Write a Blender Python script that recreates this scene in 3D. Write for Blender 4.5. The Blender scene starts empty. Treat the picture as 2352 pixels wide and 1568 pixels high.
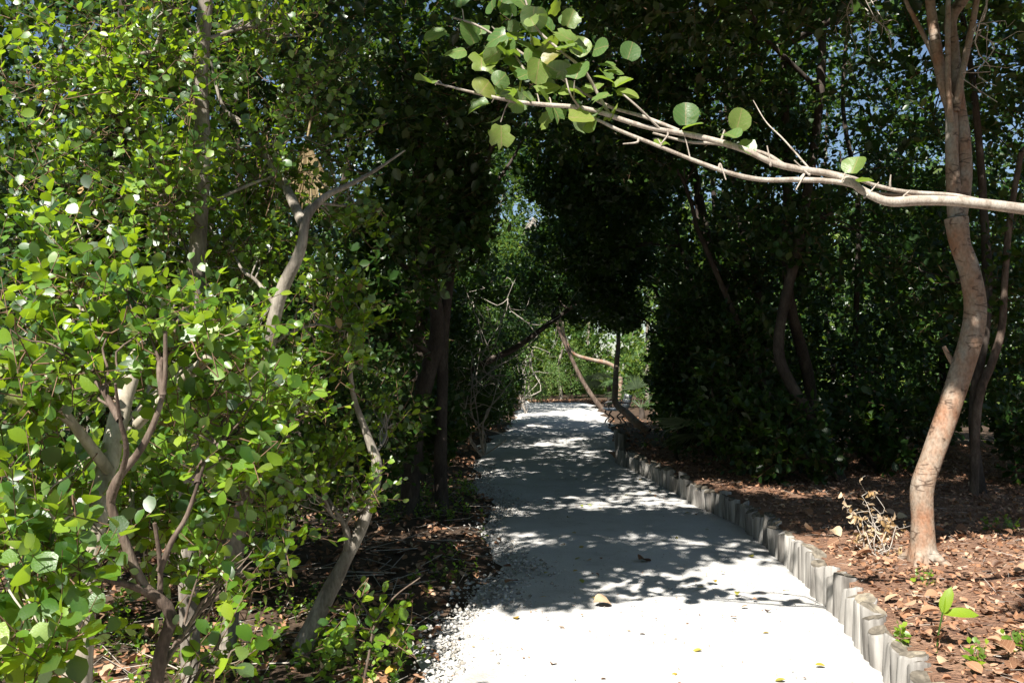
import bpy, math, random
import numpy as np
from mathutils import Vector, Matrix

# ------------------------------------------------------------------ camera, sky, sun, exposure
scene = bpy.context.scene
col = scene.collection
FPX = 887.0                      # focal length in pixels of the 1024 px wide picture
EYE = 1.6
PITCH = math.atan((370.0 - 341.0) / FPX)
cam_d = bpy.data.cameras.new('camera')
cam_d.sensor_width = 36.0
cam_d.lens = FPX / 1024.0 * 36.0
cam_d.clip_start = 0.05
cam_d.clip_end = 2000.0
cam = bpy.data.objects.new('camera', cam_d)
col.objects.link(cam)
cam.location = (0, 0, EYE)
cam.rotation_euler = (math.radians(90) + PITCH, 0, 0)
scene.camera = cam

SUN_EL = math.radians(48)
sh = Vector((-0.38, -0.92)).normalized()
SUN = Vector((sh.x * math.cos(SUN_EL), sh.y * math.cos(SUN_EL), math.sin(SUN_EL)))
world = bpy.data.worlds.new('World')
scene.world = world
world.use_nodes = True
wn = world.node_tree
wn.nodes.clear()
sky = wn.nodes.new('ShaderNodeTexSky')
sky.sky_type = 'NISHITA'
sky.sun_disc = False
sky.sun_elevation = SUN_EL
sky.sun_rotation = math.atan2(SUN.x, SUN.y)
sky.air_density = 1.0
sky.dust_density = 0.6
sky.ozone_density = 1.5
bg = wn.nodes.new('ShaderNodeBackground')
bg.inputs['Strength'].default_value = 0.05
wo = wn.nodes.new('ShaderNodeOutputWorld')
wn.links.new(sky.outputs[0], bg.inputs[0])
wn.links.new(bg.outputs[0], wo.inputs[0])

sun_d = bpy.data.lights.new('sun', 'SUN')
sun_d.energy = 5.0
sun_d.angle = math.radians(0.53)
sun_d.color = (1.0, 0.955, 0.88)
sun = bpy.data.objects.new('sun', sun_d)
col.objects.link(sun)
sun.rotation_euler = SUN.to_track_quat('Z', 'Y').to_euler()
sun.location = (-8, -12, 20)

vs = scene.view_settings
vs.view_transform = 'Standard'
vs.look = 'None'
vs.exposure = 1.3
vs.gamma = 1.0
vs.use_curve_mapping = False
cy = scene.cycles
cy.max_bounces = 4
cy.diffuse_bounces = 1
cy.glossy_bounces = 2
cy.transmission_bounces = 2
cy.transparent_max_bounces = 4
cy.sample_clamp_indirect = 4.0
cy.caustics_reflective = False
cy.caustics_refractive = False

# ------------------------------------------------------------------ helpers
_c, _s = math.cos(PITCH), math.sin(PITCH)
KU = 1024.0 / 2352.0


def at(U, V, d):
    """world point seen at (U, V) of a 2352x1568 picture of the place, at distance d down the path"""
    x = (U * KU - 512.0) / FPX
    y = (341.0 - V * KU) / FPX
    wx, wy, wz = x, _c - y * _s, _s + y * _c
    k = d / wy
    return np.array([wx * k, d, EYE + wz * k])


def nrm(a):
    a = np.asarray(a, float)
    return a / (np.linalg.norm(a, axis=-1, keepdims=True) + 1e-9)


def field(P, f, seed):
    """cheap smooth noise, about -1..1"""
    r = np.random.default_rng(seed)
    out = np.zeros(len(P))
    for i in range(5):
        k = r.normal(size=3) * f * (0.7 + 0.5 * i)
        out += np.sin(P @ k + r.uniform(0, 6.28)) / (1 + 0.35 * i)
    return out / 2.4


class MB:
    """collects geometry; build() links it as ONE mesh object"""

    def __init__(self):
        self.v, self.f, self.r, self.n = [], [], [], 0

    def add(self, verts, faces, rnd=0.5):
        verts = np.asarray(verts, float)
        m = len(verts)
        self.v.append(verts)
        self.r.append(np.full(m, rnd) if np.isscalar(rnd) else np.asarray(rnd, float))
        self.f.append((np.asarray(faces, np.int64) + self.n))
        self.n += m

    def mesh(self, name, mat, origin=(0, 0, 0), smooth=True):
        me = bpy.data.meshes.new(name)
        V = np.concatenate(self.v) - np.asarray(origin)
        me.vertices.add(len(V))
        me.vertices.foreach_set('co', V.astype(np.float32).ravel())
        loops, starts, tot = [], [], 0
        for f in self.f:
            k = f.shape[1]
            loops.append(f.ravel())
            starts.append(tot + np.arange(len(f)) * k)
            tot += f.size
        L = np.concatenate(loops).astype(np.int32)
        S = np.concatenate(starts).astype(np.int32)
        me.loops.add(len(L))
        me.loops.foreach_set('vertex_index', L)
        me.polygons.add(len(S))
        me.polygons.foreach_set('loop_start', S)
        if smooth:
            me.polygons.foreach_set('use_smooth', np.ones(len(S), bool))
        at_ = me.attributes.new('rnd', 'FLOAT', 'POINT')
        at_.data.foreach_set('value', np.concatenate(self.r).astype(np.float32))
        me.update(calc_edges=True)
        if mat:
            me.materials.append(mat)
        return me

    def build(self, name, mat, parent=None, origin=(0, 0, 0), smooth=True, kind=None):
        o = bpy.data.objects.new(name, self.mesh(name, mat, origin, smooth))
        col.objects.link(o)
        if parent is not None:
            o.parent = parent
        else:
            o.location = origin
        if kind:
            o['kind'] = kind
        return o


def thing(name, label, cat, base, group=None):
    o = bpy.data.objects.new(name, None)
    o.empty_display_size = 0.1
    col.objects.link(o)
    o.location = base
    o['label'] = label
    o['category'] = cat
    if group:
        o['group'] = group
    return o


def tag(o, label, cat, group=None):
    o['label'] = label
    o['category'] = cat
    if group:
        o['group'] = group
    return o


def spline(pts, n):
    """Catmull-Rom through pts"""
    P = np.asarray(pts, float)
    if len(P) < 3:
        t = np.linspace(0, 1, n)[:, None]
        return P[0] * (1 - t) + P[-1] * t
    Q = np.vstack([2 * P[0] - P[1], P, 2 * P[-1] - P[-2]])
    t = np.linspace(0, len(P) - 1 - 1e-6, n)
    i = t.astype(int)
    u = (t - i)[:, None]
    a, b, c, d = Q[i], Q[i + 1], Q[i + 2], Q[i + 3]
    return 0.5 * (2 * b + (c - a) * u + (2 * a - 5 * b + 4 * c - d) * u ** 2 + (3 * b - a - 3 * c + d) * u ** 3)


def tube(mb, pts, r0, r1=None, sides=8, n=None, lump=0.06, seed=0, radii=None, rnd=0.5):
    P = np.asarray(pts, float)
    if n is None:
        n = max(2, 4 * (len(P) - 1) + 1)
    C = spline(P, n)
    n = len(C)
    t = np.linspace(0, 1, n)
    if radii is not None:
        R = np.interp(t, np.linspace(0, 1, len(radii)), radii)
    else:
        R = r0 + ((r0 * 0.4 if r1 is None else r1) - r0) * t
    T = nrm(np.gradient(C, axis=0))
    ref = np.array([0.31, 0.87, 0.13]) if abs(T[0][2]) > 0.6 else np.array([0.05, 0.1, 1.0])
    U = np.zeros_like(C)
    u = ref - T[0] * (ref @ T[0])
    U[0] = u / np.linalg.norm(u)
    for i in range(1, n):
        u = U[i - 1] - T[i] * (U[i - 1] @ T[i])
        U[i] = u / (np.linalg.norm(u) + 1e-9)
    W = np.cross(T, U)
    a = np.arange(sides) / sides * 2 * math.pi
    ring = U[:, None, :] * np.cos(a)[None, :, None] + W[:, None, :] * np.sin(a)[None, :, None]
    Rn = np.repeat(R[:, None], sides, 1)
    if lump > 0:
        pp = (C[:, None, :] + ring * R[:, None, None]).reshape(-1, 3)
        Rn = Rn * (1 + lump * field(pp, 1.2 / max(R.max(), 0.004) * 0.35, seed + 5).reshape(n, sides)
                   + lump * 0.8 * field(pp, 3.0, seed + 9).reshape(n, sides))
    V = (C[:, None, :] + ring * Rn[:, :, None]).reshape(-1, 3)
    i, j = np.meshgrid(np.arange(n - 1), np.arange(sides), indexing='ij')
    j2 = (j + 1) % sides
    F = np.stack([i * sides + j, i * sides + j2, (i + 1) * sides + j2, (i + 1) * sides + j], -1).reshape(-1, 4)
    mb.add(V, F, rnd)
    m = mb.n
    mb.add(np.vstack([V[-sides:], C[-1] + T[-1] * R[-1] * 0.5]),
           [[k, (k + 1) % sides, sides] for k in range(sides)], rnd)
    return C


def wander(p0, p1, rng, amt=0.12, n=5, sag=0.0):
    """a crooked branch line from p0 to p1"""
    p0, p1 = np.asarray(p0, float), np.asarray(p1, float)
    L = np.linalg.norm(p1 - p0)
    t = np.linspace(0, 1, n)[:, None]
    P = p0 * (1 - t) + p1 * t
    P[1:-1] += rng.normal(size=(n - 2, 3)) * L * amt
    P[:, 2] += (np.sin(t[:, 0] * math.pi) * sag * L)
    return P


# ---- leaf templates: along +Y from 0 to 1, blade normal +Z
def leaf_template(wid=0.38, peak=0.6, fold=0.18, bend=0.12, rows=4, notch=0.0, wave=0.0, seed=0):
    r = np.random.default_rng(seed)
    ys = np.linspace(0, 1, rows + 2)
    V, F = [], []
    mids, ls, rs = [], [], []
    for k, y in enumerate(ys):
        z = -bend * y * y * 1.3 + bend * 0.3 * y
        mids.append(len(V)); V.append((0, y, z))
        if 0 < k < rows + 1:
            a, b = (peak / (1 - peak + 1e-6)), 1.0
            s = (y ** (0.55 + 0.35 * peak)) * ((1 - y) ** (0.9 - 0.62 * peak + 0.02))
            sm = (peak ** (0.55 + 0.35 * peak)) * ((1 - peak) ** (0.9 - 0.62 * peak + 0.02))
            w = wid * s / sm
            for side, lst in ((-1, ls), (1, rs)):
                ww = w * (1 + wave * r.normal())
                lst.append(len(V))
                V.append((side * ww, y + notch * (1 - y) * -0.5, z + fold * ww + wave * 0.15 * r.normal()))
    V = np.array(V, float)
    n = rows
    for side, lst in ((0, ls), (1, rs)):
        def tri(a, b, c):
            F.append((a, b, c) if side else (c, b, a))
        tri(mids[0], lst[0], mids[1])
        for k in range(n - 1):
            tri(mids[k + 1], lst[k], lst[k + 1])
            tri(mids[k + 1], lst[k + 1], mids[k + 2])
        tri(mids[n], lst[n - 1], mids[n + 1])
    return V, np.array(F)


NEAR_LEAVES = [leaf_template(0.37, 0.6, 0.22, 0.10, 3), leaf_template(0.42, 0.62, 0.05, 0.16, 3),
               leaf_template(0.33, 0.55, 0.35, 0.05, 3), leaf_template(0.40, 0.66, 0.15, 0.22, 3),
               leaf_template(0.36, 0.58, 0.10, -0.08, 4)]
FAR_LEAF = (np.array([(0, 0, 0), (.26, .33, .05), (.30, .68, .04), (0, 1, -.06), (-.30, .68, .04), (-.26, .33, .05)], float),
            np.array([(0, 1, 2, 3), (0, 3, 4, 5)]))
MID_LEAF = leaf_template(0.36, 0.6, 0.2, 0.12, 2)


def frames(axis, normal):
    Y = nrm(axis)
    Z = normal - Y * np.sum(normal * Y, -1, keepdims=True)
    Z = nrm(Z)
    X = np.cross(Y, Z)
    return X, Y, Z


def put_leaves(mb, tmpl, pos, axis, normal, size, rnd, wid=None):
    if len(pos) == 0:
        return
    TV, TF = tmpl
    X, Y, Z = frames(axis, normal)
    s = size[:, None, None]
    w = np.ones(len(pos)) if wid is None else wid
    V = pos[:, None, :] + s * (X[:, None, :] * TV[None, :, 0:1] * w[:, None, None] + Y[:, None, :] * TV[None, :, 1:2]
                               + Z[:, None, :] * TV[None, :, 2:3])
    F = TF[None] + (np.arange(len(pos)) * len(TV))[:, None, None]
    mb.add(V.reshape(-1, 3), F.reshape(-1, TF.shape[1]), np.repeat(rnd, len(TV)))


def sprig(C, A, L, K, size, rng, up=0.55, spread=0.85):
    """K leaves alternately along every twig (centre C, direction A, length L)"""
    M = len(C)
    A = nrm(A)
    U = nrm(np.cross(A, rng.normal(size=(M, 3))))
    W = np.cross(A, U)
    t = np.linspace(-0.5, 0.5, K)
    ph = rng.uniform(0, 6.28, M)[:, None] + np.arange(K)[None] * 2.4 + rng.normal(size=(M, K)) * 0.4
    R = U[:, None] * np.cos(ph)[..., None] + W[:, None] * np.sin(ph)[..., None]
    L = np.broadcast_to(L, (M,))
    pos = C[:, None] + A[:, None] * (t[None, :, None] * L[:, None, None])
    fwd = 0.35 + 0.9 * (t + 0.5) ** 2
    ax = nrm(A[:, None] * fwd[None, :, None] + R * spread + rng.normal(size=(M, K, 3)) * 0.22 + np.array([0, 0, 0.18]))
    no = np.array([0, 0, up]) + np.array(SUN) * 0.5 + A[:, None] * 0.5 + rng.normal(size=(M, K, 3)) * 0.42
    sz = np.asarray(size) * rng.uniform(0.5, 1.2, (M, K)) * (1.0 - 0.35 * (t[None, :] + 0.5) ** 3)
    return pos.reshape(-1, 3), ax.reshape(-1, 3), no.reshape(-1, 3), sz.reshape(-1)


def in_lobe(lobe, rng, clump=0.25, freq=2.2, seed=1):
    cx, cy_, cz, rx, ry, rz, n = lobe
    out = []
    got = 0
    for _ in range(6):
        D = nrm(rng.normal(size=(n * 2, 3)))
        rad = rng.uniform(0, 1, n * 2) ** (1 / 2.6)
        P = np.array([cx, cy_, cz]) + D * rad[:, None] * np.array([rx, ry, rz]) * (1 + 0.18 * field(D * 3, 1.0, seed + 3))[:, None]
        fv = field(P, freq, seed)
        keep = fv > min(clump, float(np.percentile(fv, 60))) - rng.uniform(0, 0.5, len(P)) * (1 if clump < .3 else .6)
        keep &= P[:, 2] > 0.12
        out.append(np.hstack([P[keep], D[keep]]))
        got += keep.sum()
        if got >= n:
            break
    Q = np.vstack(out)[:n]
    return Q[:, :3], Q[:, 3:]


def twig_tubes(mb, A0, A1, r, sides=3):
    """many straight thin prisms at once"""
    M = len(A0)
    T = nrm(A1 - A0)
    U = nrm(np.cross(T, np.array([0.3, 0.5, 0.81])))
    W = np.cross(T, U)
    r = np.broadcast_to(r, (M,))[:, None]
    rings = []
    for e, k in ((A0, 1.0), (A1, 0.55)):
        for j in range(sides):
            a = 2 * math.pi * j / sides
            rings.append(e + (U * math.cos(a) + W * math.sin(a)) * r * k)
    V = np.stack(rings, 1).reshape(-1, 3)
    F = []
    for j in range(sides):
        j2 = (j + 1) % sides
        F.append((j, j2, sides + j2, sides + j))
    F = np.array(F)[None] + (np.arange(M) * 2 * sides)[:, None, None]
    mb.add(V, F.reshape(-1, 4), 0.5)


# ------------------------------------------------------------------ materials
def new_mat(name):
    m = bpy.data.materials.new(name)
    m.use_nodes = True
    nt = m.node_tree
    nt.nodes.clear()
    return m, nt, nt.nodes.new, nt.links.new


def ramp(nt, stops):
    r = nt.nodes.new('ShaderNodeValToRGB')
    e = r.color_ramp.elements
    while len(e) > 1:
        e.remove(e[-1])
    e[0].position, e[0].color = stops[0][0], (*stops[0][1], 1)
    for p, c in stops[1:]:
        x = e.new(p)
        x.color = (*c, 1)
    return r


def leaf_mat(name, stops, trans, rough=0.32, tw=0.38, spec=0.5, objrnd=False, veins=False):
    m, nt, N, L = new_mat(name)
    at_ = N('ShaderNodeAttribute'); at_.attribute_name = 'rnd'
    src = at_.outputs['Fac']
    if objrnd:
        oi = N('ShaderNodeObjectInfo')
        src = oi.outputs['Random']
    cr = ramp(nt, stops)
    L(src, cr.inputs[0])
    geo = N('ShaderNodeNewGeometry')
    no = N('ShaderNodeTexNoise'); no.inputs['Scale'].default_value = 14.0; no.inputs['Detail'].default_value = 3
    tc = N('ShaderNodeTexCoord')
    L(tc.outputs['Object'], no.inputs['Vector'])
    mx = N('ShaderNodeMix'); mx.data_type = 'RGBA'; mx.blend_type = 'MULTIPLY'
    mr = N('ShaderNodeMapRange'); mr.inputs[1].default_value = 0.3; mr.inputs[2].default_value = 0.7
    mr.inputs[3].default_value = 0.0; mr.inputs[4].default_value = 0.5
    L(no.outputs[0], mr.inputs[0])
    L(mr.outputs[0], mx.inputs[0])
    L(cr.outputs[0], mx.inputs[6])
    mx.inputs[7].default_value = (0.72, 0.85, 0.7, 1)
    colr = mx.outputs[2]
    if veins:
        sx = N('ShaderNodeSeparateXYZ'); L(tc.outputs['Object'], sx.inputs[0])
        ab = N('ShaderNodeMath'); ab.operation = 'ABSOLUTE'; L(sx.outputs[0], ab.inputs[0])
        mrib = N('ShaderNodeMapRange'); mrib.inputs[1].default_value = 0.008; mrib.inputs[2].default_value = 0.022
        mrib.inputs[3].default_value = 0.75; mrib.inputs[4].default_value = 0.0
        L(ab.outputs[0], mrib.inputs[0])
        # side veins: stripes of y - 0.7|x|
        ma = N('ShaderNodeMath'); ma.operation = 'MULTIPLY_ADD'; ma.inputs[1].default_value = -0.8
        L(ab.outputs[0], ma.inputs[0]); L(sx.outputs[1], ma.inputs[2])
        sc = N('ShaderNodeMath'); sc.operation = 'MULTIPLY'; sc.inputs[1].default_value = 5.5; L(ma.outputs[0], sc.inputs[0])
        fr = N('ShaderNodeMath'); fr.operation = 'PINGPONG'; fr.inputs[1].default_value = 0.5; L(sc.outputs[0], fr.inputs[0])
        mv = N('ShaderNodeMapRange'); mv.inputs[1].default_value = 0.02; mv.inputs[2].default_value = 0.06
        mv.inputs[3].default_value = 0.5; mv.inputs[4].default_value = 0.0
        L(fr.outputs[0], mv.inputs[0])
        mm = N('ShaderNodeMath'); mm.operation = 'MAXIMUM'; L(mrib.outputs[0], mm.inputs[0]); L(mv.outputs[0], mm.inputs[1])
        m2 = N('ShaderNodeMix'); m2.data_type = 'RGBA'
        L(mm.outputs[0], m2.inputs[0]); L(colr, m2.inputs[6])
        m2.inputs[7].default_value = veins
        colr = m2.outputs[2]
    # paler underside
    un = N('ShaderNodeMix'); un.data_type = 'RGBA'; un.blend_type = 'MIX'
    L(geo.outputs['Backfacing'], un.inputs[0])
    L(colr, un.inputs[6])
    hs = N('ShaderNodeHueSaturation'); hs.inputs['Saturation'].default_value = 0.75; hs.inputs['Value'].default_value = 1.25
    L(colr, hs.inputs['Color']); L(hs.outputs[0], un.inputs[7])
    pb = N('ShaderNodeBsdfPrincipled')
    L(un.outputs[2], pb.inputs['Base Color'])
    pb.inputs['Roughness'].default_value = rough
    pb.inputs['Specular IOR Level'].default_value = spec
    bp = N('ShaderNodeBump'); bp.inputs['Strength'].default_value = 0.15; bp.inputs['Distance'].default_value = 0.01
    L(no.outputs[0], bp.inputs['Height']); L(bp.outputs[0], pb.inputs['Normal'])
    tr = N('ShaderNodeBsdfTranslucent')
    tm = N('ShaderNodeMix'); tm.data_type = 'RGBA'; tm.blend_type = 'MIX'; tm.inputs[0].default_value = 0.75
    L(colr, tm.inputs[6]); tm.inputs[7].default_value = (*trans, 1)
    L(tm.outputs[2], tr.inputs['Color'])
    ms = N('ShaderNodeMixShader'); ms.inputs[0].default_value = tw
    L(pb.outputs[0], ms.inputs[1]); L(tr.outputs[0], ms.inputs[2])
    out = N('ShaderNodeOutputMaterial'); L(ms.outputs[0], out.inputs[0])
    return m


def bark_mat(name, c0, c1, c2, scale=9.0, rough=0.85, stretch=(1, 1, 0.35), bump=0.5, cracks=0.0):
    m, nt, N, L = new_mat(name)
    tc = N('ShaderNodeTexCoord')
    mp = N('ShaderNodeMapping'); mp.inputs['Scale'].default_value = stretch
    L(tc.outputs['Object'], mp.inputs[0])
    n1 = N('ShaderNodeTexNoise'); n1.inputs['Scale'].default_value = scale; n1.inputs['Detail'].default_value = 6; n1.inputs['Roughness'].default_value = 0.62
    n2 = N('ShaderNodeTexNoise'); n2.inputs['Scale'].default_value = scale * 9; n2.inputs['Detail'].default_value = 4
    L(mp.outputs[0], n1.inputs[0]); L(mp.outputs[0], n2.inputs[0])
    cr = ramp(nt, [(0.3, c0), (0.5, c1), (0.68, c2)])
    L(n1.outputs[0], cr.inputs[0])
    mx = N('ShaderNodeMix'); mx.data_type = 'RGBA'; mx.blend_type = 'MULTIPLY'; mx.inputs[0].default_value = 0.55
    c2r = ramp(nt, [(0.35, (0.45, 0.43, 0.4)), (0.6, (1, 1, 1))])
    L(n2.outputs[0], c2r.inputs[0])
    L(cr.outputs[0], mx.inputs[6]); L(c2r.outputs[0], mx.inputs[7])
    colr = mx.outputs[2]
    hgt = n2.outputs[0]
    if cracks:
        mp2 = N('ShaderNodeMapping'); mp2.inputs['Scale'].default_value = (6, 6, 20)
        L(tc.outputs['Object'], mp2.inputs[0])
        vo = N('ShaderNodeTexVoronoi'); vo.feature = 'DISTANCE_TO_EDGE'; vo.inputs['Scale'].default_value = 1.0
        wn_ = N('ShaderNodeTexNoise'); wn_.inputs['Scale'].default_value = 9
        L(tc.outputs['Object'], wn_.inputs[0])
        av = N('ShaderNodeVectorMath'); av.operation = 'MULTIPLY_ADD'; av.inputs[1].default_value = (.5, .5, .5)
        L(wn_.outputs[1], av.inputs[0]); L(mp2.outputs[0], av.inputs[2])
        L(av.outputs[0], vo.inputs[0])
        cm = N('ShaderNodeMapRange'); cm.inputs[1].default_value = 0.0; cm.inputs[2].default_value = 0.09
        cm.inputs[3].default_value = cracks; cm.inputs[4].default_value = 0.0
        L(vo.outputs[0], cm.inputs[0])
        gate = N('ShaderNodeMapRange'); gate.inputs[1].default_value = 0.53; gate.inputs[2].default_value = 0.58
        L(wn_.outputs[0], gate.inputs[0])
        gm = N('ShaderNodeMath'); gm.operation = 'MULTIPLY'; L(cm.outputs[0], gm.inputs[0]); L(gate.outputs[0], gm.inputs[1])
        m3 = N('ShaderNodeMix'); m3.data_type = 'RGBA'; L(gm.outputs[0], m3.inputs[0]); L(colr, m3.inputs[6])
        m3.inputs[7].default_value = (0.05, 0.03, 0.02, 1)
        colr = m3.outputs[2]
    pb = N('ShaderNodeBsdfPrincipled')
    L(colr, pb.inputs['Base Color'])
    pb.inputs['Roughness'].default_value = rough
    pb.inputs['Specular IOR Level'].default_value = 0.25
    bp = N('ShaderNodeBump'); bp.inputs['Strength'].default_value = bump; bp.inputs['Distance'].default_value = 0.006
    L(hgt, bp.inputs['Height']); L(bp.outputs[0], pb.inputs['Normal'])
    out = N('ShaderNodeOutputMaterial'); L(pb.outputs[0], out.inputs[0])
    return m


def ground_mat(name, stops, scale, rough=0.95, bump=0.6, fine=60.0, dist=0.01, finecol=0.5):
    m, nt, N, L = new_mat(name)
    tc = N('ShaderNodeTexCoord')
    n1 = N('ShaderNodeTexNoise'); n1.inputs['Scale'].default_value = scale; n1.inputs['Detail'].default_value = 8; n1.inputs['Roughness'].default_value = 0.65
    n2 = N('ShaderNodeTexNoise'); n2.inputs['Scale'].default_value = fine; n2.inputs['Detail'].default_value = 5; n2.inputs['Roughness'].default_value = 0.7
    vo = N('ShaderNodeTexVoronoi'); vo.inputs['Scale'].default_value = fine * 0.9
    for n in (n1, n2, vo):
        L(tc.outputs['Object'], n.inputs['Vector'])
    cr = ramp(nt, stops)
    L(n1.outputs[0], cr.inputs[0])
    mx = N('ShaderNodeMix'); mx.data_type = 'RGBA'; mx.blend_type = 'MULTIPLY'; mx.inputs[0].default_value = finecol
    c2 = ramp(nt, [(0.32, (0.5, 0.48, 0.46)), (0.55, (1, 1, 1))])
    L(n2.outputs[0], c2.inputs[0])
    L(cr.outputs[0], mx.inputs[6]); L(c2.outputs[0], mx.inputs[7])
    pb = N('ShaderNodeBsdfPrincipled')
    L(mx.outputs[2], pb.inputs['Base Color'])
    pb.inputs['Roughness'].default_value = rough
    pb.inputs['Specular IOR Level'].default_value = 0.2
    ad = N('ShaderNodeMath'); ad.operation = 'ADD'
    L(n2.outputs[0], ad.inputs[0]); L(vo.outputs[0], ad.inputs[1])
    bp = N('ShaderNodeBump'); bp.inputs['Strength'].default_value = bump; bp.inputs['Distance'].default_value = dist
    L(ad.outputs[0], bp.inputs['Height']); L(bp.outputs[0], pb.inputs['Normal'])
    out = N('ShaderNodeOutputMaterial'); L(pb.outputs[0], out.inputs[0])
    return m


def plain_mat(name, stops, rough=0.7, scale=20.0, stretch=(1, 1, 1), bump=0.3, spec=0.3, attr=False, vary=0.0):
    m, nt, N, L = new_mat(name)
    tc = N('ShaderNodeTexCoord')
    mp = N('ShaderNodeMapping'); mp.inputs['Scale'].default_value = stretch
    L(tc.outputs['Object'], mp.inputs[0])
    n1 = N('ShaderNodeTexNoise'); n1.inputs['Scale'].default_value = scale; n1.inputs['Detail'].default_value = 6
    L(mp.outputs[0], n1.inputs[0])
    src = n1.outputs[0]
    if attr:
        a = N('ShaderNodeAttribute'); a.attribute_name = 'rnd'
        src = a.outputs['Fac']
    if vary:
        oi = N('ShaderNodeObjectInfo')
        vm = N('ShaderNodeMapRange'); vm.inputs[3].default_value = -vary; vm.inputs[4].default_value = vary
        L(oi.outputs['Random'], vm.inputs[0])
        va = N('ShaderNodeMath'); va.operation = 'ADD'; L(src, va.inputs[0]); L(vm.outputs[0], va.inputs[1])
        vo_ = N('ShaderNodeVectorMath'); vo_.operation = 'MULTIPLY_ADD'
        L(oi.outputs['Random'], vo_.inputs[0]); vo_.inputs[1].default_value = (31, 17, 23); L(mp.outputs[0], vo_.inputs[2])
        L(vo_.outputs[0], n1.inputs[0])
        src = va.outputs[0]
    cr = ramp(nt, stops); L(src, cr.inputs[0])
    pb = N('ShaderNodeBsdfPrincipled'); L(cr.outputs[0], pb.inputs['Base Color'])
    pb.inputs['Roughness'].default_value = rough
    pb.inputs['Specular IOR Level'].default_value = spec
    bp = N('ShaderNodeBump'); bp.inputs['Strength'].default_value = bump; bp.inputs['Distance'].default_value = 0.004
    L(n1.outputs[0], bp.inputs['Height']); L(bp.outputs[0], pb.inputs['Normal'])
    out = N('ShaderNodeOutputMaterial'); L(pb.outputs[0], out.inputs[0])
    return m


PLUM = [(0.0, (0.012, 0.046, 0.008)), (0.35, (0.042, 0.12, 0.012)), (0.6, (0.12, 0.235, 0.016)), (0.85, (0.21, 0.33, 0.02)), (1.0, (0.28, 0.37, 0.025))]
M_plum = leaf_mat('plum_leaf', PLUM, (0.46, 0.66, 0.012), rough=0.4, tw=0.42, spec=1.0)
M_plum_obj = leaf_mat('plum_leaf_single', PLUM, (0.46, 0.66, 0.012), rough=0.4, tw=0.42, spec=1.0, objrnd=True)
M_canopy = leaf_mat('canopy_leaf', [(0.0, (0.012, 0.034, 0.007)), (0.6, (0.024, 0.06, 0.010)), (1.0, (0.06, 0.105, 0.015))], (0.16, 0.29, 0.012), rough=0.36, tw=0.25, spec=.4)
M_far = leaf_mat('far_leaf', [(0.0, (0.025, 0.065, 0.014)), (0.5, (0.055, 0.115, 0.02)), (1.0, (0.15, 0.195, 0.03))], (0.28, 0.40, 0.02), rough=0.6, tw=0.33, spec=.25)
M_grey = leaf_mat('greyish_leaf', [(0.0, (0.055, 0.115, 0.03)), (0.6, (0.11, 0.19, 0.05)), (1.0, (0.22, 0.27, 0.065))], (0.34, 0.48, 0.06), rough=0.6, tw=0.3, spec=.25)
M_grape = leaf_mat('sea_grape_leaf', [(0.0, (0.07, 0.15, 0.04)), (0.5, (0.13, 0.215, 0.06)), (0.93, (0.20, 0.265, 0.055)), (1.0, (0.22, 0.19, 0.05))], (0.30, 0.46, 0.02), rough=0.4, tw=0.4, spec=.8, objrnd=True, veins=(0.34, 0.24, 0.12, 1))
M_grape_m = leaf_mat('sea_grape_crown_leaf', [(0.0, (0.05, 0.12, 0.025)), (0.5, (0.085, 0.165, 0.035)), (1.0, (0.14, 0.2, 0.04))], (0.2, 0.36, 0.02), rough=0.42, tw=0.4)
M_palm = leaf_mat('palm_blade', [(0.0, (0.04, 0.085, 0.03)), (1.0, (0.10, 0.15, 0.06))], (0.12, 0.2, 0.04), rough=0.4, tw=0.2)
M_drypalm = leaf_mat('dry_palm_blade', [(0.0, (0.22, 0.15, 0.08)), (1.0, (0.38, 0.29, 0.17))], (0.3, 0.2, 0.1), rough=0.8, tw=0.15, spec=0.2)
LIT = [(0.0, (0.10, 0.05, 0.032)), (0.3, (0.25, 0.12, 0.065)), (0.6, (0.39, 0.20, 0.12)), (0.82, (0.50, 0.30, 0.205)), (1.0, (0.52, 0.39, 0.26))]
M_litter = leaf_mat('litter_leaf', LIT, (0.3, 0.12, 0.05), rough=0.75, tw=0.08, spec=0.25)
M_fallen = leaf_mat('fallen_leaf', LIT, (0.3, 0.12, 0.05), rough=0.7, tw=0.08, spec=0.25, objrnd=True, veins=(0.42, 0.28, 0.17, 1))
M_yellow = leaf_mat('yellow_leaf', [(0.0, (0.42, 0.26, 0.03)), (0.6, (0.40, 0.34, 0.08)), (1.0, (0.25, 0.30, 0.06))], (0.5, 0.35, 0.03), rough=0.5, tw=0.2, objrnd=True)
M_dry = leaf_mat('dry_leaf', [(0.0, (0.25, 0.14, 0.06)), (1.0, (0.48, 0.33, 0.17))], (0.4, 0.22, 0.08), rough=0.8, tw=0.15, spec=0.2)
M_bark = bark_mat('grey_bark', (0.10, 0.085, 0.07), (0.24, 0.21, 0.175), (0.40, 0.36, 0.30), 9)
M_barkbrown = bark_mat('brown_bark', (0.05, 0.036, 0.028), (0.12, 0.085, 0.065), (0.21, 0.165, 0.13), 14)
M_barkdark = bark_mat('dark_bark', (0.032, 0.026, 0.022), (0.066, 0.052, 0.043), (0.12, 0.096, 0.078), 8)
M_barkpale = bark_mat('pale_bark', (0.26, 0.22, 0.165), (0.42, 0.37, 0.29), (0.52, 0.47, 0.38), 6, bump=0.35)
M_branch = bark_mat('sea_grape_bark', (0.20, 0.16, 0.125), (0.36, 0.31, 0.26), (0.48, 0.43, 0.37), 18, bump=0.35)
M_twig = plain_mat('twig', [(0.3, (0.09, 0.055, 0.035)), (0.7, (0.20, 0.12, 0.07))], 0.8)
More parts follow.
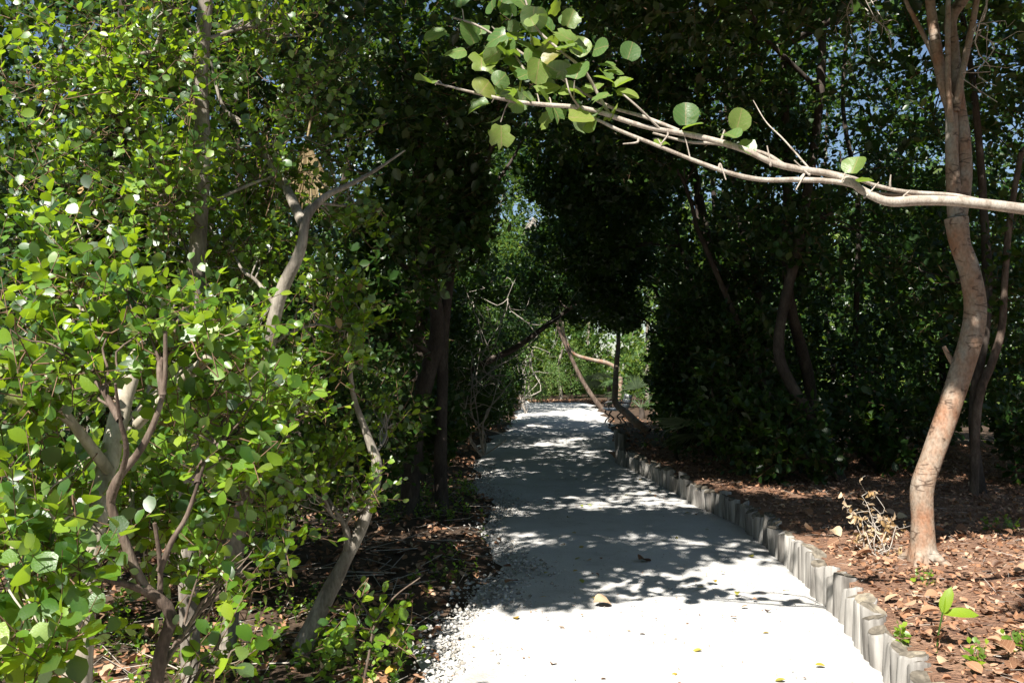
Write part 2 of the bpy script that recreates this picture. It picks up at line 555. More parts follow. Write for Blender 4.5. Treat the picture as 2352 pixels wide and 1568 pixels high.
M_deadtwig = plain_mat('dead_twig', [(0.3, (0.30, 0.26, 0.22)), (0.7, (0.5, 0.45, 0.39))], 0.85)
M_gumbo = bark_mat('peeling_bark', (0.30, 0.145, 0.08), (0.31, 0.225, 0.165), (0.33, 0.305, 0.26), 4.6, rough=0.6, stretch=(1.4, 1.4, 0.9), bump=0.7, cracks=0.9)
M_flake = plain_mat('bark_flake', [(0.3, (0.24, 0.21, 0.19)), (0.7, (0.44, 0.36, 0.30))], 0.7)

# ------------------------------------------------------------------ ground, path, bank
PATH_L = np.array([(-3, -1.2), (2.0, -0.8), (4.5, -0.46), (5.9, -0.27), (7.9, -0.1), (9.9, -0.2), (14, -0.5), (19.2, -0.65), (24, -0.1), (30, 0.15), (43.4, 0.6), (50, 0.2), (56, -2)])
PATH_R = np.array([(-3, 1.6), (2.0, 1.75), (4.55, 1.98), (6.5, 2.28), (9.2, 2.42), (10.3, 2.32), (15.5, 1.95), (19, 2.2), (24, 2.65), (29.6, 3.15), (43.4, 3.75), (50, 3.8), (56, 3.5)])
POSTS = np.array([(2.6, 1.72), (3.3, 1.75), (3.84, 1.83), (4.78, 1.99), (5.77, 2.16), (7.47, 2.32), (9.17, 2.38), (10.3, 2.28), (12.5, 2.1), (15.5, 1.86)])


def edge_l(y):
    return np.interp(y, PATH_L[:, 0], PATH_L[:, 1]) + 0.10 * np.sin(y * 1.9) + 0.05 * np.sin(y * 5.3 + 1)


def edge_r(y):
    return np.interp(y, PATH_R[:, 0], PATH_R[:, 1]) + np.where(np.asarray(y) > 16, 0.10 * np.sin(np.asarray(y) * 1.7), 0)


def post_x(y):
    return np.interp(y, POSTS[:, 0], POSTS[:, 1])


def bank_h(y):
    t = np.clip((np.asarray(y) - 14.9) / 2.5, 0, 1)
    return 0.235 * (1 - t * t * (3 - 2 * t)) + 0.004


def ground_z(x, y):
    """top of ground at x, y"""
    x = np.asarray(x, float); y = np.asarray(y, float)
    P = np.stack([x, y, np.zeros_like(x)], -1).reshape(-1, 3)
    nz = (0.03 * field(P, 0.9, 11) + 0.012 * field(P, 4.0, 12)).reshape(x.shape)
    z = nz.copy()
    bank = (x > post_x(y)) & (y > 1.5) & (y < 17.4) & (x < 16)
    rise = np.clip((x - post_x(y)) * 0.03, 0, 0.15)
    z = np.where(bank, bank_h(y) + nz * 0.8 + rise * (bank_h(y) / 0.24), z)
    return z


def grid_mesh(X, Y, Z):
    n, m = X.shape
    V = np.stack([X, Y, Z], -1).reshape(-1, 3)
    i, j = np.meshgrid(np.arange(n - 1), np.arange(m - 1), indexing='ij')
    F = np.stack([i * m + j, (i + 1) * m + j, (i + 1) * m + j + 1, i * m + j + 1], -1).reshape(-1, 4)
    return V, F


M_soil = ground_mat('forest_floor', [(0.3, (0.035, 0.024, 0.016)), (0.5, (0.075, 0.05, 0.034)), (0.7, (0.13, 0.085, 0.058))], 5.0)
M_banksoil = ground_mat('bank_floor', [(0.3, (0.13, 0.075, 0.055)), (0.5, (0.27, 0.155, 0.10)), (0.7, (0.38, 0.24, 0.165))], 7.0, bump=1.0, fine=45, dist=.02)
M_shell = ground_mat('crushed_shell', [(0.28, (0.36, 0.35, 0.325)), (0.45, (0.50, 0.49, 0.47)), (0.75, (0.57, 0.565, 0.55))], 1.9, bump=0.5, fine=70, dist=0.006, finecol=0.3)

g = MB()
xs = np.concatenate([[-400, -120, -50], np.linspace(-22, 22, 120), [50, 120, 400]])
ys = np.concatenate([[-400, -100, -30], np.linspace(-8, 60, 190), [100, 200, 600]])
X, Y = np.meshgrid(xs, ys, indexing='ij')
P = np.stack([X, Y, X * 0], -1).reshape(-1, 3)
Z = (0.03 * field(P, 0.9, 11) + 0.012 * field(P, 4.0, 12)).reshape(X.shape)
ingr = (X > edge_l(Y) - 0.25) & (X < edge_r(Y) + 0.25) & (Y > -3.2) & (Y < 56)
Z = np.where(ingr, Z * 0.2 - 0.05, Z)
Z = np.where(np.abs(X) > 25, -0.02, Z)
V, F = grid_mesh(X, Y, Z)
g.add(V, F[:, ::-1] if False else F)
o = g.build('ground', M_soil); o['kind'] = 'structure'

g = MB()
ty = np.linspace(-3, 46.5, 400)
tx = np.linspace(-0.06, 1.06, 44)
Y, T = np.meshgrid(ty, tx, indexing='ij')
X = edge_l(Y) + (edge_r(Y) - edge_l(Y)) * T
P = np.stack([X, Y, X * 0], -1).reshape(-1, 3)
Z = 0.016 + (0.014 * field(P, 1.4, 21) + 0.009 * field(P, 6.0, 22) + 0.005 * field(P, 14.0, 23)).reshape(X.shape)
edge = np.clip(np.minimum(T + 0.06, 1.06 - T) / 0.12, 0, 1)
Z = Z + (edge - 1) * 0.08
V, F = grid_mesh(X, Y, Z)
g.add(V, F[:, ::-1])
o = g.build('path', M_shell); o['kind'] = 'structure'

g = MB()
by = np.linspace(1.5, 17.4, 160)
bt = np.concatenate([[-0.001, 0.0], np.linspace(0.004, 1, 90) ** 1.6])
Y, T = np.meshgrid(by, bt, indexing='ij')
X = post_x(Y) + 0.02 + T * (15.5 - post_x(Y))
Z = ground_z(X, Y) + 0.006
Z[:, 0] = -0.15
V, F = grid_mesh(X, Y, Z)
g.add(V, F[:, ::-1])
o = g.build('bank', M_banksoil); o['kind'] = 'structure'

# ------------------------------------------------------------------ log edging
M_post = plain_mat('weathered_post', [(0.22, (0.10, 0.09, 0.08)), (0.45, (0.24, 0.225, 0.205)), (0.72, (0.42, 0.40, 0.37))], 0.9, scale=20, stretch=(1, 1, 0.14), bump=1.0, spec=0.15, vary=.13)
M_end = plain_mat('post_end_grain', [(0.3, (0.085, 0.075, 0.06)), (0.55, (0.19, 0.165, 0.13)), (0.75, (0.30, 0.26, 0.19))], 0.95, scale=22, bump=1.0, spec=0.1, vary=.12)


def post_mesh(k, h):
    rng = np.random.default_rng(100 + k)
    sides = 14
    a = np.arange(sides) / sides * 2 * math.pi
    rad = 1 + 0.035 * np.sin(2 * a + rng.uniform(0, 6)) + 0.03 * np.sin(3 * a + rng.uniform(0, 6))
    tilt = rng.normal(size=2) * 0.13
    rings = []
    for z, s in ((-0.15, 1.0), (0.02, 1.0), (h * 0.6, 0.985), (h - 0.012, 0.98), (h, 0.93)):
        r = 0.066 * rad * s
        x, y = np.cos(a) * r, np.sin(a) * r
        zz = z + (x * tilt[0] + y * tilt[1]) * (1.6 if z > h * 0.9 else 0) + rng.normal(size=sides) * (0.003 if z > h * 0.9 else 0)
        rings.append(np.stack([x, y, zz], -1))
    V = np.concatenate(rings)
    F = [(i * sides + j, i * sides + (j + 1) % sides, (i + 1) * sides + (j + 1) % sides, (i + 1) * sides + j) for i in range(4) for j in range(sides)]
    me = bpy.data.meshes.new('log_post')
    inner = V[-sides:] * np.array([0.5, 0.5, 1]) + np.array([0, 0, -0.006]) + np.stack([np.zeros(sides)] * 2 + [rng.normal(size=sides) * 0.003], -1)
    V = np.vstack([V, inner, inner.mean(0)])
    b = 4 * sides
    F += [(b + j, b + (j + 1) % sides, b + sides + (j + 1) % sides, b + sides + j) for j in range(sides)]
    F += [(b + sides + j, b + sides + (j + 1) % sides, b + 2 * sides) for j in range(sides)]
    me.from_pydata(V.tolist(), [], F)
    me.materials.append(M_post); me.materials.append(M_end)
    for p in me.polygons:
        p.use_smooth = p.index < 3 * sides
        if p.index >= 4 * sides:
            p.material_index = 1
    return me


edging = thing('log_edging', 'row of short weathered grey log posts holding back the bank beside the white path', 'log edging', (1.86, 3.3, 0))
pm = [post_mesh(k, 0.25) for k in range(9)]
pt = [post_mesh(20 + k, 0.55) for k in range(2)]
rng = np.random.default_rng(4)
yy = 3.05
k = 0
while yy < 15.6:
    x = float(post_x(yy))
    slope = (post_x(yy + 0.1) - post_x(yy - 0.1)) / 0.2
    tall = yy > 15.25
    o = bpy.data.objects.new('log_post', pt[k % 2] if tall else pm[rng.integers(9)])
    col.objects.link(o)
    o.parent = edging
    o.location = (x - 1.86 + rng.normal() * 0.008, yy - 3.3, rng.normal() * 0.026 - 0.012)
    o.rotation_euler = (rng.normal() * 0.05, rng.normal() * 0.045 - 0.02, rng.uniform(0, 6.28))
    s = rng.uniform(0.76, 1.2)
    o.scale = (s, s, 1)
    yy += 0.128 * s / math.sqrt(1 + slope * slope) * 1.0
    k += 1

# ------------------------------------------------------------------ tree builder
ALL_TRIS = 0


def trunk_part(parent, base, pts, r0, r1, mat, name='trunk', sides=10, lump=0.07, seed=0, radii=None, n=None):
    mb = MB()
    tube(mb, pts, r0, r1, sides=sides, lump=lump, seed=seed, radii=radii, n=n)
    return mb.build(name, mat, parent, base)


def nearest_on(lines, p):
    best = None
    for Lp in lines:
        q = np.asarray(Lp)
        d = np.linalg.norm(q - p, axis=1) + np.maximum(0, q[:, 2] - p[2] + 0.2) * 1.5
        i = int(np.argmin(d))
        if best is None or d[i] < best[0]:
            best = (d[i], q[i])
    return best[1]


def tree(name, label, cat, base, trunks, lobes, leaf, mat, seed, group=None, K=10, sprig_len=0.3, bark=None, clump=0.15,
         freq=2.2, up=0.55, twigs=True, singles=0, tmpl=None, subs=7, limb_r=0.03, out=0.55, bare=0, twig_r=0.0028, near_d=0, limbs=True, link=False, nfac=1.0):
    """trunks: list of (points, r0, r1); lobes: list of ellipsoids (cx,cy,cz,rx,ry,rz,number of sprigs)"""
    rng = np.random.default_rng(seed)
    base = np.asarray(base, float)
    t = thing(name, label, cat, base, group)
    bark = bark or M_barkdark
    lines = []
    for k, (pts, r0, r1) in enumerate(trunks):
        P = np.asarray(pts, float)
        trunk_part(t, base, P, r0, r1, bark, 'trunk' if k == 0 else 'branch', sides=10 if r0 > 0.02 else 7, seed=seed + k, lump=0.10)
        lines.append(spline(P, 24))
    tw = MB()
    sub = MB()
    Ps, Ax, No, Sz = [], [], [], []
    for li, lobe in enumerate(lobes):
        lobe = (*lobe[:6], max(4, int(lobe[6] * nfac)))
        C, D = in_lobe(lobe, rng, clump, freq, seed * 7 + li)
        A = nrm(D * out + rng.normal(size=C.shape) * 0.55 + np.array([0, 0, 0.35]))
        if limbs:
            c = np.array(lobe[:3])
            q = nearest_on(lines, c)
            lb = MB()
            Lc = tube(lb, wander(q, c + rng.normal(size=3) * (0.05 if link else 0.15), rng, 0.04 if link else 0.07, 5, 0.03), limb_r, limb_r * (0.3 if link else 0.5), sides=7, n=16, seed=seed + li)
            lb.build('branch', bark, t, base)
            for _ in range(subs):
                e = C[rng.integers(len(C))]
                q = Lc[rng.integers(3, len(Lc))]
                tube(sub, wander(q, e, rng, 0.045, 5, 0.03), limb_r * 0.42, limb_r * 0.12, sides=5, n=11, lump=0.05, seed=seed)
        L = sprig_len * rng.uniform(0.6, 1.3, len(C))
        if twigs:
            B_ = C - A * (L * 0.62)[:, None]
            twig_tubes(tw, B_, C + A * (L * 0.5)[:, None], twig_r)
            if link and limbs:
                nodes = [q for q in Lc[3:]]
                od = np.argsort([np.min(np.linalg.norm(Lc - b_, axis=1)) for b_ in B_])
                P0, P1 = [], []
                for i_ in od:
                    NN = np.array(nodes)
                    dd = np.linalg.norm(NN - B_[i_], axis=1)
                    j_ = int(np.argmin(dd))
                    mid = (NN[j_] + B_[i_]) / 2 + rng.normal(size=3) * dd[j_] * .08 + [0, 0, -.04 * dd[j_]]
                    P0 += [NN[j_], mid]; P1 += [mid, B_[i_]]
                    nodes += [mid, B_[i_]]
                twig_tubes(tw, np.array(P0), np.array(P1), twig_r * 1.35, sides=4)
        p, a, n_, s = sprig(C, A, L, K, leaf, rng, up)
        Ps.append(p); Ax.append(a); No.append(n_); Sz.append(s)
    if sub.n:
        sub.build('small_branches', bark, t, base, kind='stuff')
    if tw.n:
        tw.build('twigs', M_twig, t, base, kind='stuff')
    Ps, Ax, No, Sz = map(np.concatenate, (Ps, Ax, No, Sz))
    # keep the leaves out of the ground
    ok = Ps[:, 2] > 0.03
    Ps, Ax, No, Sz = Ps[ok], Ax[ok], No[ok], Sz[ok]
    rnd = np.clip(0.44 + 0.32 * field(Ps, 1.3, seed + 77) + rng.normal(size=len(Ps)) * 0.28, 0, 1)
    order = np.arange(len(Ps))
    if singles:
        # the leaves that show largest: near the eye and inside the view
        d = Ps[:, 1]
        inview = (np.abs(Ps[:, 0]) < 0.57 * d) & (Ps[:, 2] < EYE + 0.41 * d) & (d > 1.2)
        score = Sz / np.maximum(d, 0.5) * np.where(inview, 1, 0.01)
        order = np.argsort(-score)
        pick = order[:singles]
        X_, Y_, Z_ = frames(Ax, No)
        meshes = LEAF_MESH[mat.name]
        odd = LEAF_MESH['odd']
        for i in pick:
            o = bpy.data.objects.new('leaf', (odd[rng.integers(len(odd))] if rng.uniform() < .014 else meshes[rng.integers(len(meshes))]))
            col.objects.link(o)
            o.parent = t
            s = float(Sz[i]); w = float(rng.uniform(0.85, 1.12))
            M = Matrix.Identity(4)
            for r_ in range(3):
                M[r_][0] = X_[i][r_] * s * w
                M[r_][1] = Y_[i][r_] * s
                M[r_][2] = Z_[i][r_] * s
                M[r_][3] = Ps[i][r_] - base[r_]
            o.matrix_local = M
        order = order[singles:]
    cm = MB()
    if tmpl == 'near':
        which = rng.integers(len(NEAR_LEAVES), size=len(order))
        for k in range(len(NEAR_LEAVES)):
            ii = order[which == k]
            put_leaves(cm, NEAR_LEAVES[k], Ps[ii], Ax[ii], No[ii], Sz[ii], rnd[ii])
    else:
        put_leaves(cm, tmpl or FAR_LEAF, Ps[order], Ax[order], No[order], Sz[order], rnd[order], rng.uniform(0.8, 1.2, len(order)))
    if cm.n:
        cm.build('crown', mat, t, base, kind='stuff')
    return t


def leaf_meshes(mat, tmpls):
    r = []
    for V, F in tmpls:
        mb = MB(); mb.add(V, F, 0.5)
        r.append(mb.mesh('leaf', mat))
    return r


LEAF_MESH = {'plum_leaf': leaf_meshes(M_plum_obj, NEAR_LEAVES), 'odd': leaf_meshes(M_yellow, NEAR_LEAVES[:2]) + leaf_meshes(M_dry, NEAR_LEAVES[2:4])}

# ------------------------------------------------------------------ left: sunlit coco plum shrubs
PLUMS = dict(leaf=0.055, mat=M_plum, tmpl='near', K=11, sprig_len=0.29, clump=0.42, freq=4.4, link=True, nfac=1.0, up=0.3, twig_r=0.0022, limb_r=0.012, subs=12)


def lobes_at(rows):
    """(U, V, depth, rx, ry, rz, n) -> lobes"""
    return [(*at(u, v, d), rx, ry, rz, n) for u, v, d, rx, ry, rz, n in rows]


# thick pale trunk at the front
p0 = at(175, 1640, 3.1); p0[2] = 0
tree('plum_shrub', 'shrub with a thick pale trunk low in front, broad glossy leaves around it', 'shrub', (p0[0], p0[1], 0),
     [([p0, at(178, 1568, 3.1), at(196, 1330, 3.15), at(235, 1130, 3.3), at(285, 910, 3.5), at(345, 750, 3.7), at(370, 700, 3.8)], 0.056, 0.026),
      ([at(315, 975, 3.35), at(395, 895, 3.2), at(478, 822, 3.05)], .02, .017),
      ([at(250, 1080, 3.3), at(180, 990, 3.2), at(110, 900, 3.1), at(40, 830, 3.0)], 0.022, 0.012)],
     lobes_at([(330, 1150, 3.7, .42, .3, .30, 75), (70, 1380, 2.35, .22, .25, .26, 38), (420, 860, 3.9, .5, .3, .35, 85), (30, 850, 2.9, .2, .25, .22, 26), (90, 1120, 3.1, .25, .3, .25, 40), (180, 620, 3.6, .45, .3, .3, 60)]),
     seed=1, bark=M_barkpale, singles=300, **{**PLUMS, 'leaf': .07})

# front shrub with crooked brown stems
p0 = at(345, 1700, 2.75); p0[2] = 0
tree('plum_shrub', 'thin shrub with crooked brown forking stems in front of the pale trunk', 'shrub', (p0[0], p0[1], 0),
     [([p0, at(360, 1560, 2.75), at(392, 1410, 2.75), at(330, 1345, 2.73), at(285, 1240, 2.7), at(255, 1130, 2.68), at(330, 1020, 2.66), at(375, 900, 2.65), at(380, 760, 2.63)], 0.024, 0.006),
      ([at(255, 1150, 2.68), at(290, 1040, 2.6), at(275, 960, 2.55), at(265, 880, 2.5)], 0.011, 0.004),
      ([at(365, 1400, 2.75), at(368, 1300, 2.75), at(355, 1200, 2.72)], 0.010, 0.006),
      ([at(366, 1310, 2.75), at(395, 1240, 2.76), at(430, 1180, 2.78), at(470, 1060, 2.8)], 0.011, 0.005)],
     lobes_at([(520, 960, 2.95, .28, .2, .26, 42), (200, 800, 2.7, .25, .2, .18, 24), (560, 1320, 3.1, .2, .25, .2, 18), (140, 1240, 2.5, .18, .25, .2, 18), (400, 740, 2.8, .26, .2, .16, 24), (480, 1480, 2.7, .14, .15, .1, 7)]),
     seed=2, bark=M_barkbrown, singles=300, **{**PLUMS, 'leaf': .06})

# tall straight trunk
p0 = at(440, 1420, 4.6); p0[2] = 0
tree('plum_shrub', 'tall shrub with one straight grey trunk rising through the sunlit leaves', 'shrub', (p0[0], p0[1], 0),
     [([p0, at(430, 1150, 4.6), at(440, 900, 4.6), at(456, 540, 4.6), at(466, 350, 4.6), at(461, 170, 4.6), at(472, 0, 4.6), at(480, -240, 4.7)], 0.05, 0.034),
      ([at(466, 250, 4.6), at(400, 130, 4.5), at(290, 130, 4.4), at(200, 160, 4.3)], 0.018, 0.008),
      ([at(466, 100, 4.6), at(400, 50, 4.6), at(330, 0, 4.5)], 0.016, 0.010),
      ([at(470, 470, 4.6), at(570, 425, 4.7), at(640, 400, 4.8)], 0.012, 0.005)],
     lobes_at([(230, 130, 4.3, .62, .5, .45, 120), (640, 330, 4.9, .5, .4, .55, 90), (260, 400, 4.3, .55, .4, .4, 105), (660, 60, 5.1, .5, .4, .4, 60), (420, 500, 5.0, .4, .25, .4, 55), (370, 20, 4.4, .22, .3, .3, 30)]),
     seed=3, bark=M_bark, singles=300, **PLUMS)

# bent trunk
p0 = at(520, 1430, 5.0); p0[2] = 0
tree('plum_shrub', 'shrub whose grey trunk bends sharply and leans toward the path', 'shrub', (p0[0], p0[1], 0),
     [([p0, at(545, 1220, 5.0), at(592, 1050, 4.8), at(600, 900, 4.6), at(640, 690, 4.5), at(688, 580, 4.45), at(705, 500, 4.45), at(745, 452, 4.5), at(800, 425, 4.6), at(860, 392, 4.8), at(930, 345, 5.0)], 0.054, 0.004),
      ([at(700, 520, 4.5), at(640, 400, 4.8), at(560, 290, 5.0), at(510, 240, 5.0), at(480, 120, 5.0)], 0.03, 0.005)],
     lobes_at([(560, 590, 5.0, .42, .3, .45, 85), (770, 740, 4.8, .24, .3, .40, 70), (510, 830, 4.5, .36, .3, .42, 80), (820, 450, 5.1, .35, .3, .25, 26), (690, 900, 4.7, .25, .3, .3, 45), (580, 400, 5.2, .5, .3, .3, 50)]),
     seed=4, bark=M_bark, singles=300, **PLUMS)

# forked trunk leaning to the right, by the path
p0 = at(690, 1490, 5.1); p0[2] = 0
tree('plum_shrub', 'shrub on a slanting forked trunk rooted in brown litter at the path edge', 'shrub', (p0[0], p0[1], 0),
     [([p0, at(735, 1400, 5.1), at(790, 1290, 5.1), at(835, 1195, 5.1), at(866, 1080, 5.1), at(848, 1010, 5.1), at(810, 900, 5.05), at(800, 760, 5.0)], 0.058, 0.008),
      ([at(800, 1270, 5.1), at(795, 1215, 5.05), at(770, 1170, 5.0)], 0.028, 0.012)],
     lobes_at([(740, 1040, 5.1, .36, .3, .22, 60), (850, 1130, 4.9, .14, .2, .14, 10), (660, 1130, 4.7, .32, .3, .2, 40), (560, 1010, 5.4, .5, .3, .3, 65), (900, 940, 5.6, .2, .3, .2, 14)]),
     seed=5, bark=M_bark, singles=300, **PLUMS)

# sapling at the path edge
p0 = at(835, 1590, 4.6); p0[2] = 0
tree('plum_sapling', 'slim sapling with few big leaves where litter meets white gravel', 'sapling', (p0[0], p0[1], 0),
     [([p0, at(848, 1500, 4.6), at(862, 1430, 4.6), at(905, 1370, 4.6), at(965, 1325, 4.6)], 0.008, 0.003),
      ([at(862, 1430, 4.6), at(835, 1390, 4.6), at(810, 1350, 4.6)], 0.005, 0.002)],
     lobes_at([(870, 1420, 4.6, .3, .25, .14, 9), (800, 1480, 4.6, .25, .2, .12, 7)]),
     seed=6, bark=M_barkbrown, singles=110, **{**PLUMS, 'leaf': 0.068, 'subs': 3, 'limb_r': 0.005})

# further back on the left; dark canopy leaf colour stands in for shade
BACKPLUM = {**PLUMS, 'tmpl': MID_LEAF, 'leaf': 0.07, 'mat': M_canopy, 'nfac': .9, 'link': False, 'K': 10}
for k, (bx, by_, lab, lobs) in enumerate([
    (-3.9, 6.2, 'dense leafy shrub coloured dark as if shaded behind the straight grey trunk', [(150, 250, 5.6, 1.1, .7, .9, 420), (60, 520, 5.4, .8, .6, .6, 260), (330, 560, 5.6, .9, .6, .5, 260)]),
    (-3.6, 7.4, 'leafy shrub crowding the ground behind the thick pale trunk', [(150, 900, 6.2, 1.3, .7, .6, 380), (420, 1120, 6.0, 1.0, .7, .35, 260), (120, 1180, 5.0, .8, .6, .3, 160)]),
    (-2.2, 6.8, 'shaded leafy shrub between the bent trunk and the dark trunks', [(700, 900, 6.4, .6, .6, .9, 300), (640, 250, 6.4, .9, .6, .8, 340), (840, 1000, 7.0, .4, .5, .7, 200)]),
]):
    tree('plum_shrub', lab, 'shrub', (bx, by_, 0), [([(bx, by_, 0), (bx + .1, by_, 1.2), (bx - .1, by_ - .1, 2.4), (bx + .05, by_ - .2, 3.4)], .05, .02),
         ([(bx + .08, by_, .5), (bx + .6, by_ - .1, 1.4), (bx + .9, by_ - .2, 2.3)], .03, .015)],
         lobes_at(lobs), seed=10 + k, bark=M_bark, **BACKPLUM)

# ------------------------------------------------------------------ left tree line
GL = 'trees lining the left of the path'
LL = 'evergreen tree with dark trunk in the thicket left of the path'
DENS = 0.59
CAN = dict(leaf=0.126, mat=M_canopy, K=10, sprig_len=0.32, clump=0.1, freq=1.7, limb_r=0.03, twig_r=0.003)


def tr(seed, bx, by_, h, lean, lobes, label=LL, group=GL, r=0.06, bark=None, trunks=None, name='evergreen_tree', **kw):
    rng = np.random.default_rng(seed + 500)
    if trunks is None:
        P = [(bx, by_, -0.05)]
        for k in range(1, 6):
            f = k / 5
            P.append((bx + lean[0] * f ** 1.5 + rng.normal() * 0.12, by_ + lean[1] * f + rng.normal() * 0.1, h * f))
        trunks = [(P, r, r * 0.45)]
    a = {**CAN, 'twigs': by_ < 12.8, **kw}
    lobes = [(*l[:6], int(l[6] * DENS)) for l in lobes]
    return tree(name, label, 'tree', (bx, by_, 0), trunks, lobes, seed=seed, group=group, bark=bark, **a)


# two dark trunks side by side
p1 = at(940, 1195, 9.8); p1[2] = 0
p2 = at(1015, 1185, 9.9); p2[2] = 0
tr(30, p1[0], p1[1], 4, (0, 0), [(-1.3, 9.2, 4.7, 1.3, 1.4, 1.0, 700), (-1.7, 9.0, 2.0, .7, .8, .7, 260), (-1.15, 8.7, 2.9, .55, .5, .9, 330), (-1.3, 8.6, 1.1, .5, .5, .5, 160)], 'tree with a straight brown trunk slanting right at the shady path edge', None,
   trunks=[([p1, at(945, 1080, 9.8), at(960, 950, 9.8), at(985, 850, 9.8), at(1005, 745, 9.8), at(975, 560, 9.8), at(960, 380, 9.8), at(930, 150, 9.8)], .115, .05)])
tr(31, p2[0], p2[1], 4, (0, 0), [(-.6, 10.4, 5.0, 1.0, 1.2, .9, 480), (-1.0, 10.4, 1.0, .5, .6, .5, 200), (-.6, 9.5, 3.3, .45, .5, .7, 220)], 'tree with an upright slim brown trunk next to the slanting one', None,
   trunks=[([p2, at(1012, 1050, 9.9), at(1016, 900, 9.9), at(1020, 760, 9.9), at(1045, 560, 9.9), at(1085, 430, 9.9), at(1130, 330, 9.9), at(1150, 180, 9.9)], .085, .02),
           ([at(1030, 620, 9.9), at(1000, 420, 9.9), at(1010, 330, 9.9), at(1060, 200, 9.9), at(1075, 60, 9.9)], .05, .015)])
p3 = at(960, 1100, 12.5); p3[2] = 0
tr(32, p3[0], p3[1], 4, (0, 0), [(-1.6, 12.3, 5.6, 1.3, 1.4, 1.2, 600), (-.35, 13.6, 6.0, .7, .8, .7, 200), (-1.8, 12.4, 2.4, .9, 1.0, 1.1, 420), (-1.0, 11.8, 4.0, .7, .6, .9, 320)], 'dark tree forking into three limbs against lit foliage', None,
   trunks=[([p3, at(965, 800, 12.5), at(960, 580, 12.5), at(905, 430, 12.5), at(900, 200, 12.5), at(905, -80, 12.5)], .12, .05),
           ([at(962, 620, 12.5), at(1040, 500, 12.6), at(1080, 380, 12.7), at(1075, 250, 12.8), at(1050, 60, 12.9)], .06, .02),
           ([at(965, 680, 12.5), at(1060, 540, 12.6), at(1140, 420, 12.7), at(1195, 330, 12.8), at(1230, 200, 12.8)], .045, .008)])
tr(33, -2.6, 8.0, 5.5, (.3, 0), [(-2.7, 7.7, 4.9, 1.5, 1.4, 1.0, 800), (-2.4, 8.2, 2.6, .9, .9, 1.0, 300)], label='dark evergreen tree just behind the bent grey trunk')
tr(34, -1.7, 16.2, 4.5, (.2, 0), [(-1.9, 16, 4.0, 1.1, 1.6, 1.5, 620), (-1.5, 16.4, 1.1, .6, 1.2, .9, 520), (-1.2, 15.2, 2.4, .5, .8, .7, 260)], label='dark evergreen tree beside the bare twiggy shrub')
tr(35, -1.6, 20.5, 3.4, (.2, .5), [(-1.9, 20, 3.0, 1.2, 1.6, 1.5, 520), (-.9, 21, 1.0, .8, 1.8, .9, 700), (-.5, 19.6, 3.7, .9, 1.4, .6, 460), (-1.2, 18.6, 2.3, .6, 1.2, .9, 420)], label='dark low evergreen tree at the foot of the arching limb')
tr(36, -1.2, 25.5, 4, (.2, 0), [(-1.4, 25, 2.6, 1.1, 2.0, 1.7, 700), (-.5, 25, .8, .6, 1.8, .8, 420), (-.4, 26.2, 1.5, .75, 1.8, 1.3, 760), (-.1, 27.2, 3.0, .9, 1.6, .9, 520)], label='bushy evergreen tree where the tunnel opens into sun')
tr(37, -4.3, 9.0, 6, (.2, 0), [(-4.3, 9, 4.6, 1.7, 1.5, 1.6, 750), (-4.2, 9.0, 1.9, 1.5, 1.2, 1.2, 420)], label='evergreen tree behind the straight grey trunk')
tr(38, -4.2, 13.5, 6, (.4, 0), [(-4.0, 13.4, 4.8, 1.9, 1.8, 2.0, 800), (-3.6, 13.5, 1.8, 1.4, 1.4, 1.4, 500)], label='evergreen tree behind the dark three limbed tree')
tr(39, -6.8, 10.5, 6.5, (0, 0), [(-6.8, 10.2, 4.2, 1.7, 1.6, 2.6, 800)], label='evergreen tree behind the pale leaved fan palm')
tr(40, -4.5, 19, 7, (.4, 0), [(-4.2, 19, 5.0, 2.2, 2.2, 2.6, 800), (-3.6, 19, 1.8, 1.5, 1.8, 1.6, 450)], leaf=.11)
tr(41, -8, 16, 7.5, (0, 0), [(-8, 16, 4.5, 2.6, 2.2, 3.6, 900)], leaf=.13)

# bent limb arching over the path, left to right
p4 = at(1010, 1010, 20.0); p4[2] = 0
tr(42, p4[0], p4[1], 3, (0, 0), [(.9, 20.4, 3.7, 1.2, 1.5, .6, 620), (1.9, 18.6, 3.2, .8, 1.6, .6, 420), (.4, 23.5, 3.7, 1.1, 1.3, .6, 480)], 'dark crooked tree leaning right in a low arch across the white path', None,
   trunks=[([p4, at(1040, 890, 20), at(1110, 835, 20), at(1180, 800, 20), at(1235, 762, 20), at(1270, 735, 20), at(1320, 700, 20), at(1400, 640, 20)], .085, .04)])

# ------------------------------------------------------------------ right tree line
GR = 'trees lining the right of the path'
LR = 'dark evergreen tree in the deep shade behind the log edging'
q1 = at(1935, 1085, 10.5); q1[2] = 0.24
tr(60, q1[0], q1[1], 5, (0, 0), [(1.7, 8.2, 5.5, 2.1, 1.8, .9, 1725), (3.7, 10.6, 3.6, 1.3, 1.2, 1.0, 480)], 'tree with a thin reddish brown trunk curving up out of deep shade', None,
   trunks=[([q1, at(1890, 1005, 10.5), at(1815, 880, 10.5), at(1788, 800, 10.5), at(1805, 680, 10.5), at(1835, 560, 10.5), at(1860, 400, 10.5), at(1885, 200, 10.5), at(1890, -60, 10.5)], .075, .05)])
q2 = at(1880, 1080, 11.5); q2[2] = 0.24
tr(61, q2[0], q2[1], 5, (0, 0), [(1.8, 11.2, 5.0, 2.0, 1.9, 1.0, 1650), (3.2, 12.6, 2.8, 1.3, 1.3, 1.5, 700)], 'second brown trunk slanting left through the shade behind the log edging', None,
   trunks=[([q2, at(1820, 1000, 11.5), at(1770, 920, 11.5), at(1720, 800, 11.5), at(1660, 660, 11.5), at(1600, 520, 11.5)], .07, .03)])
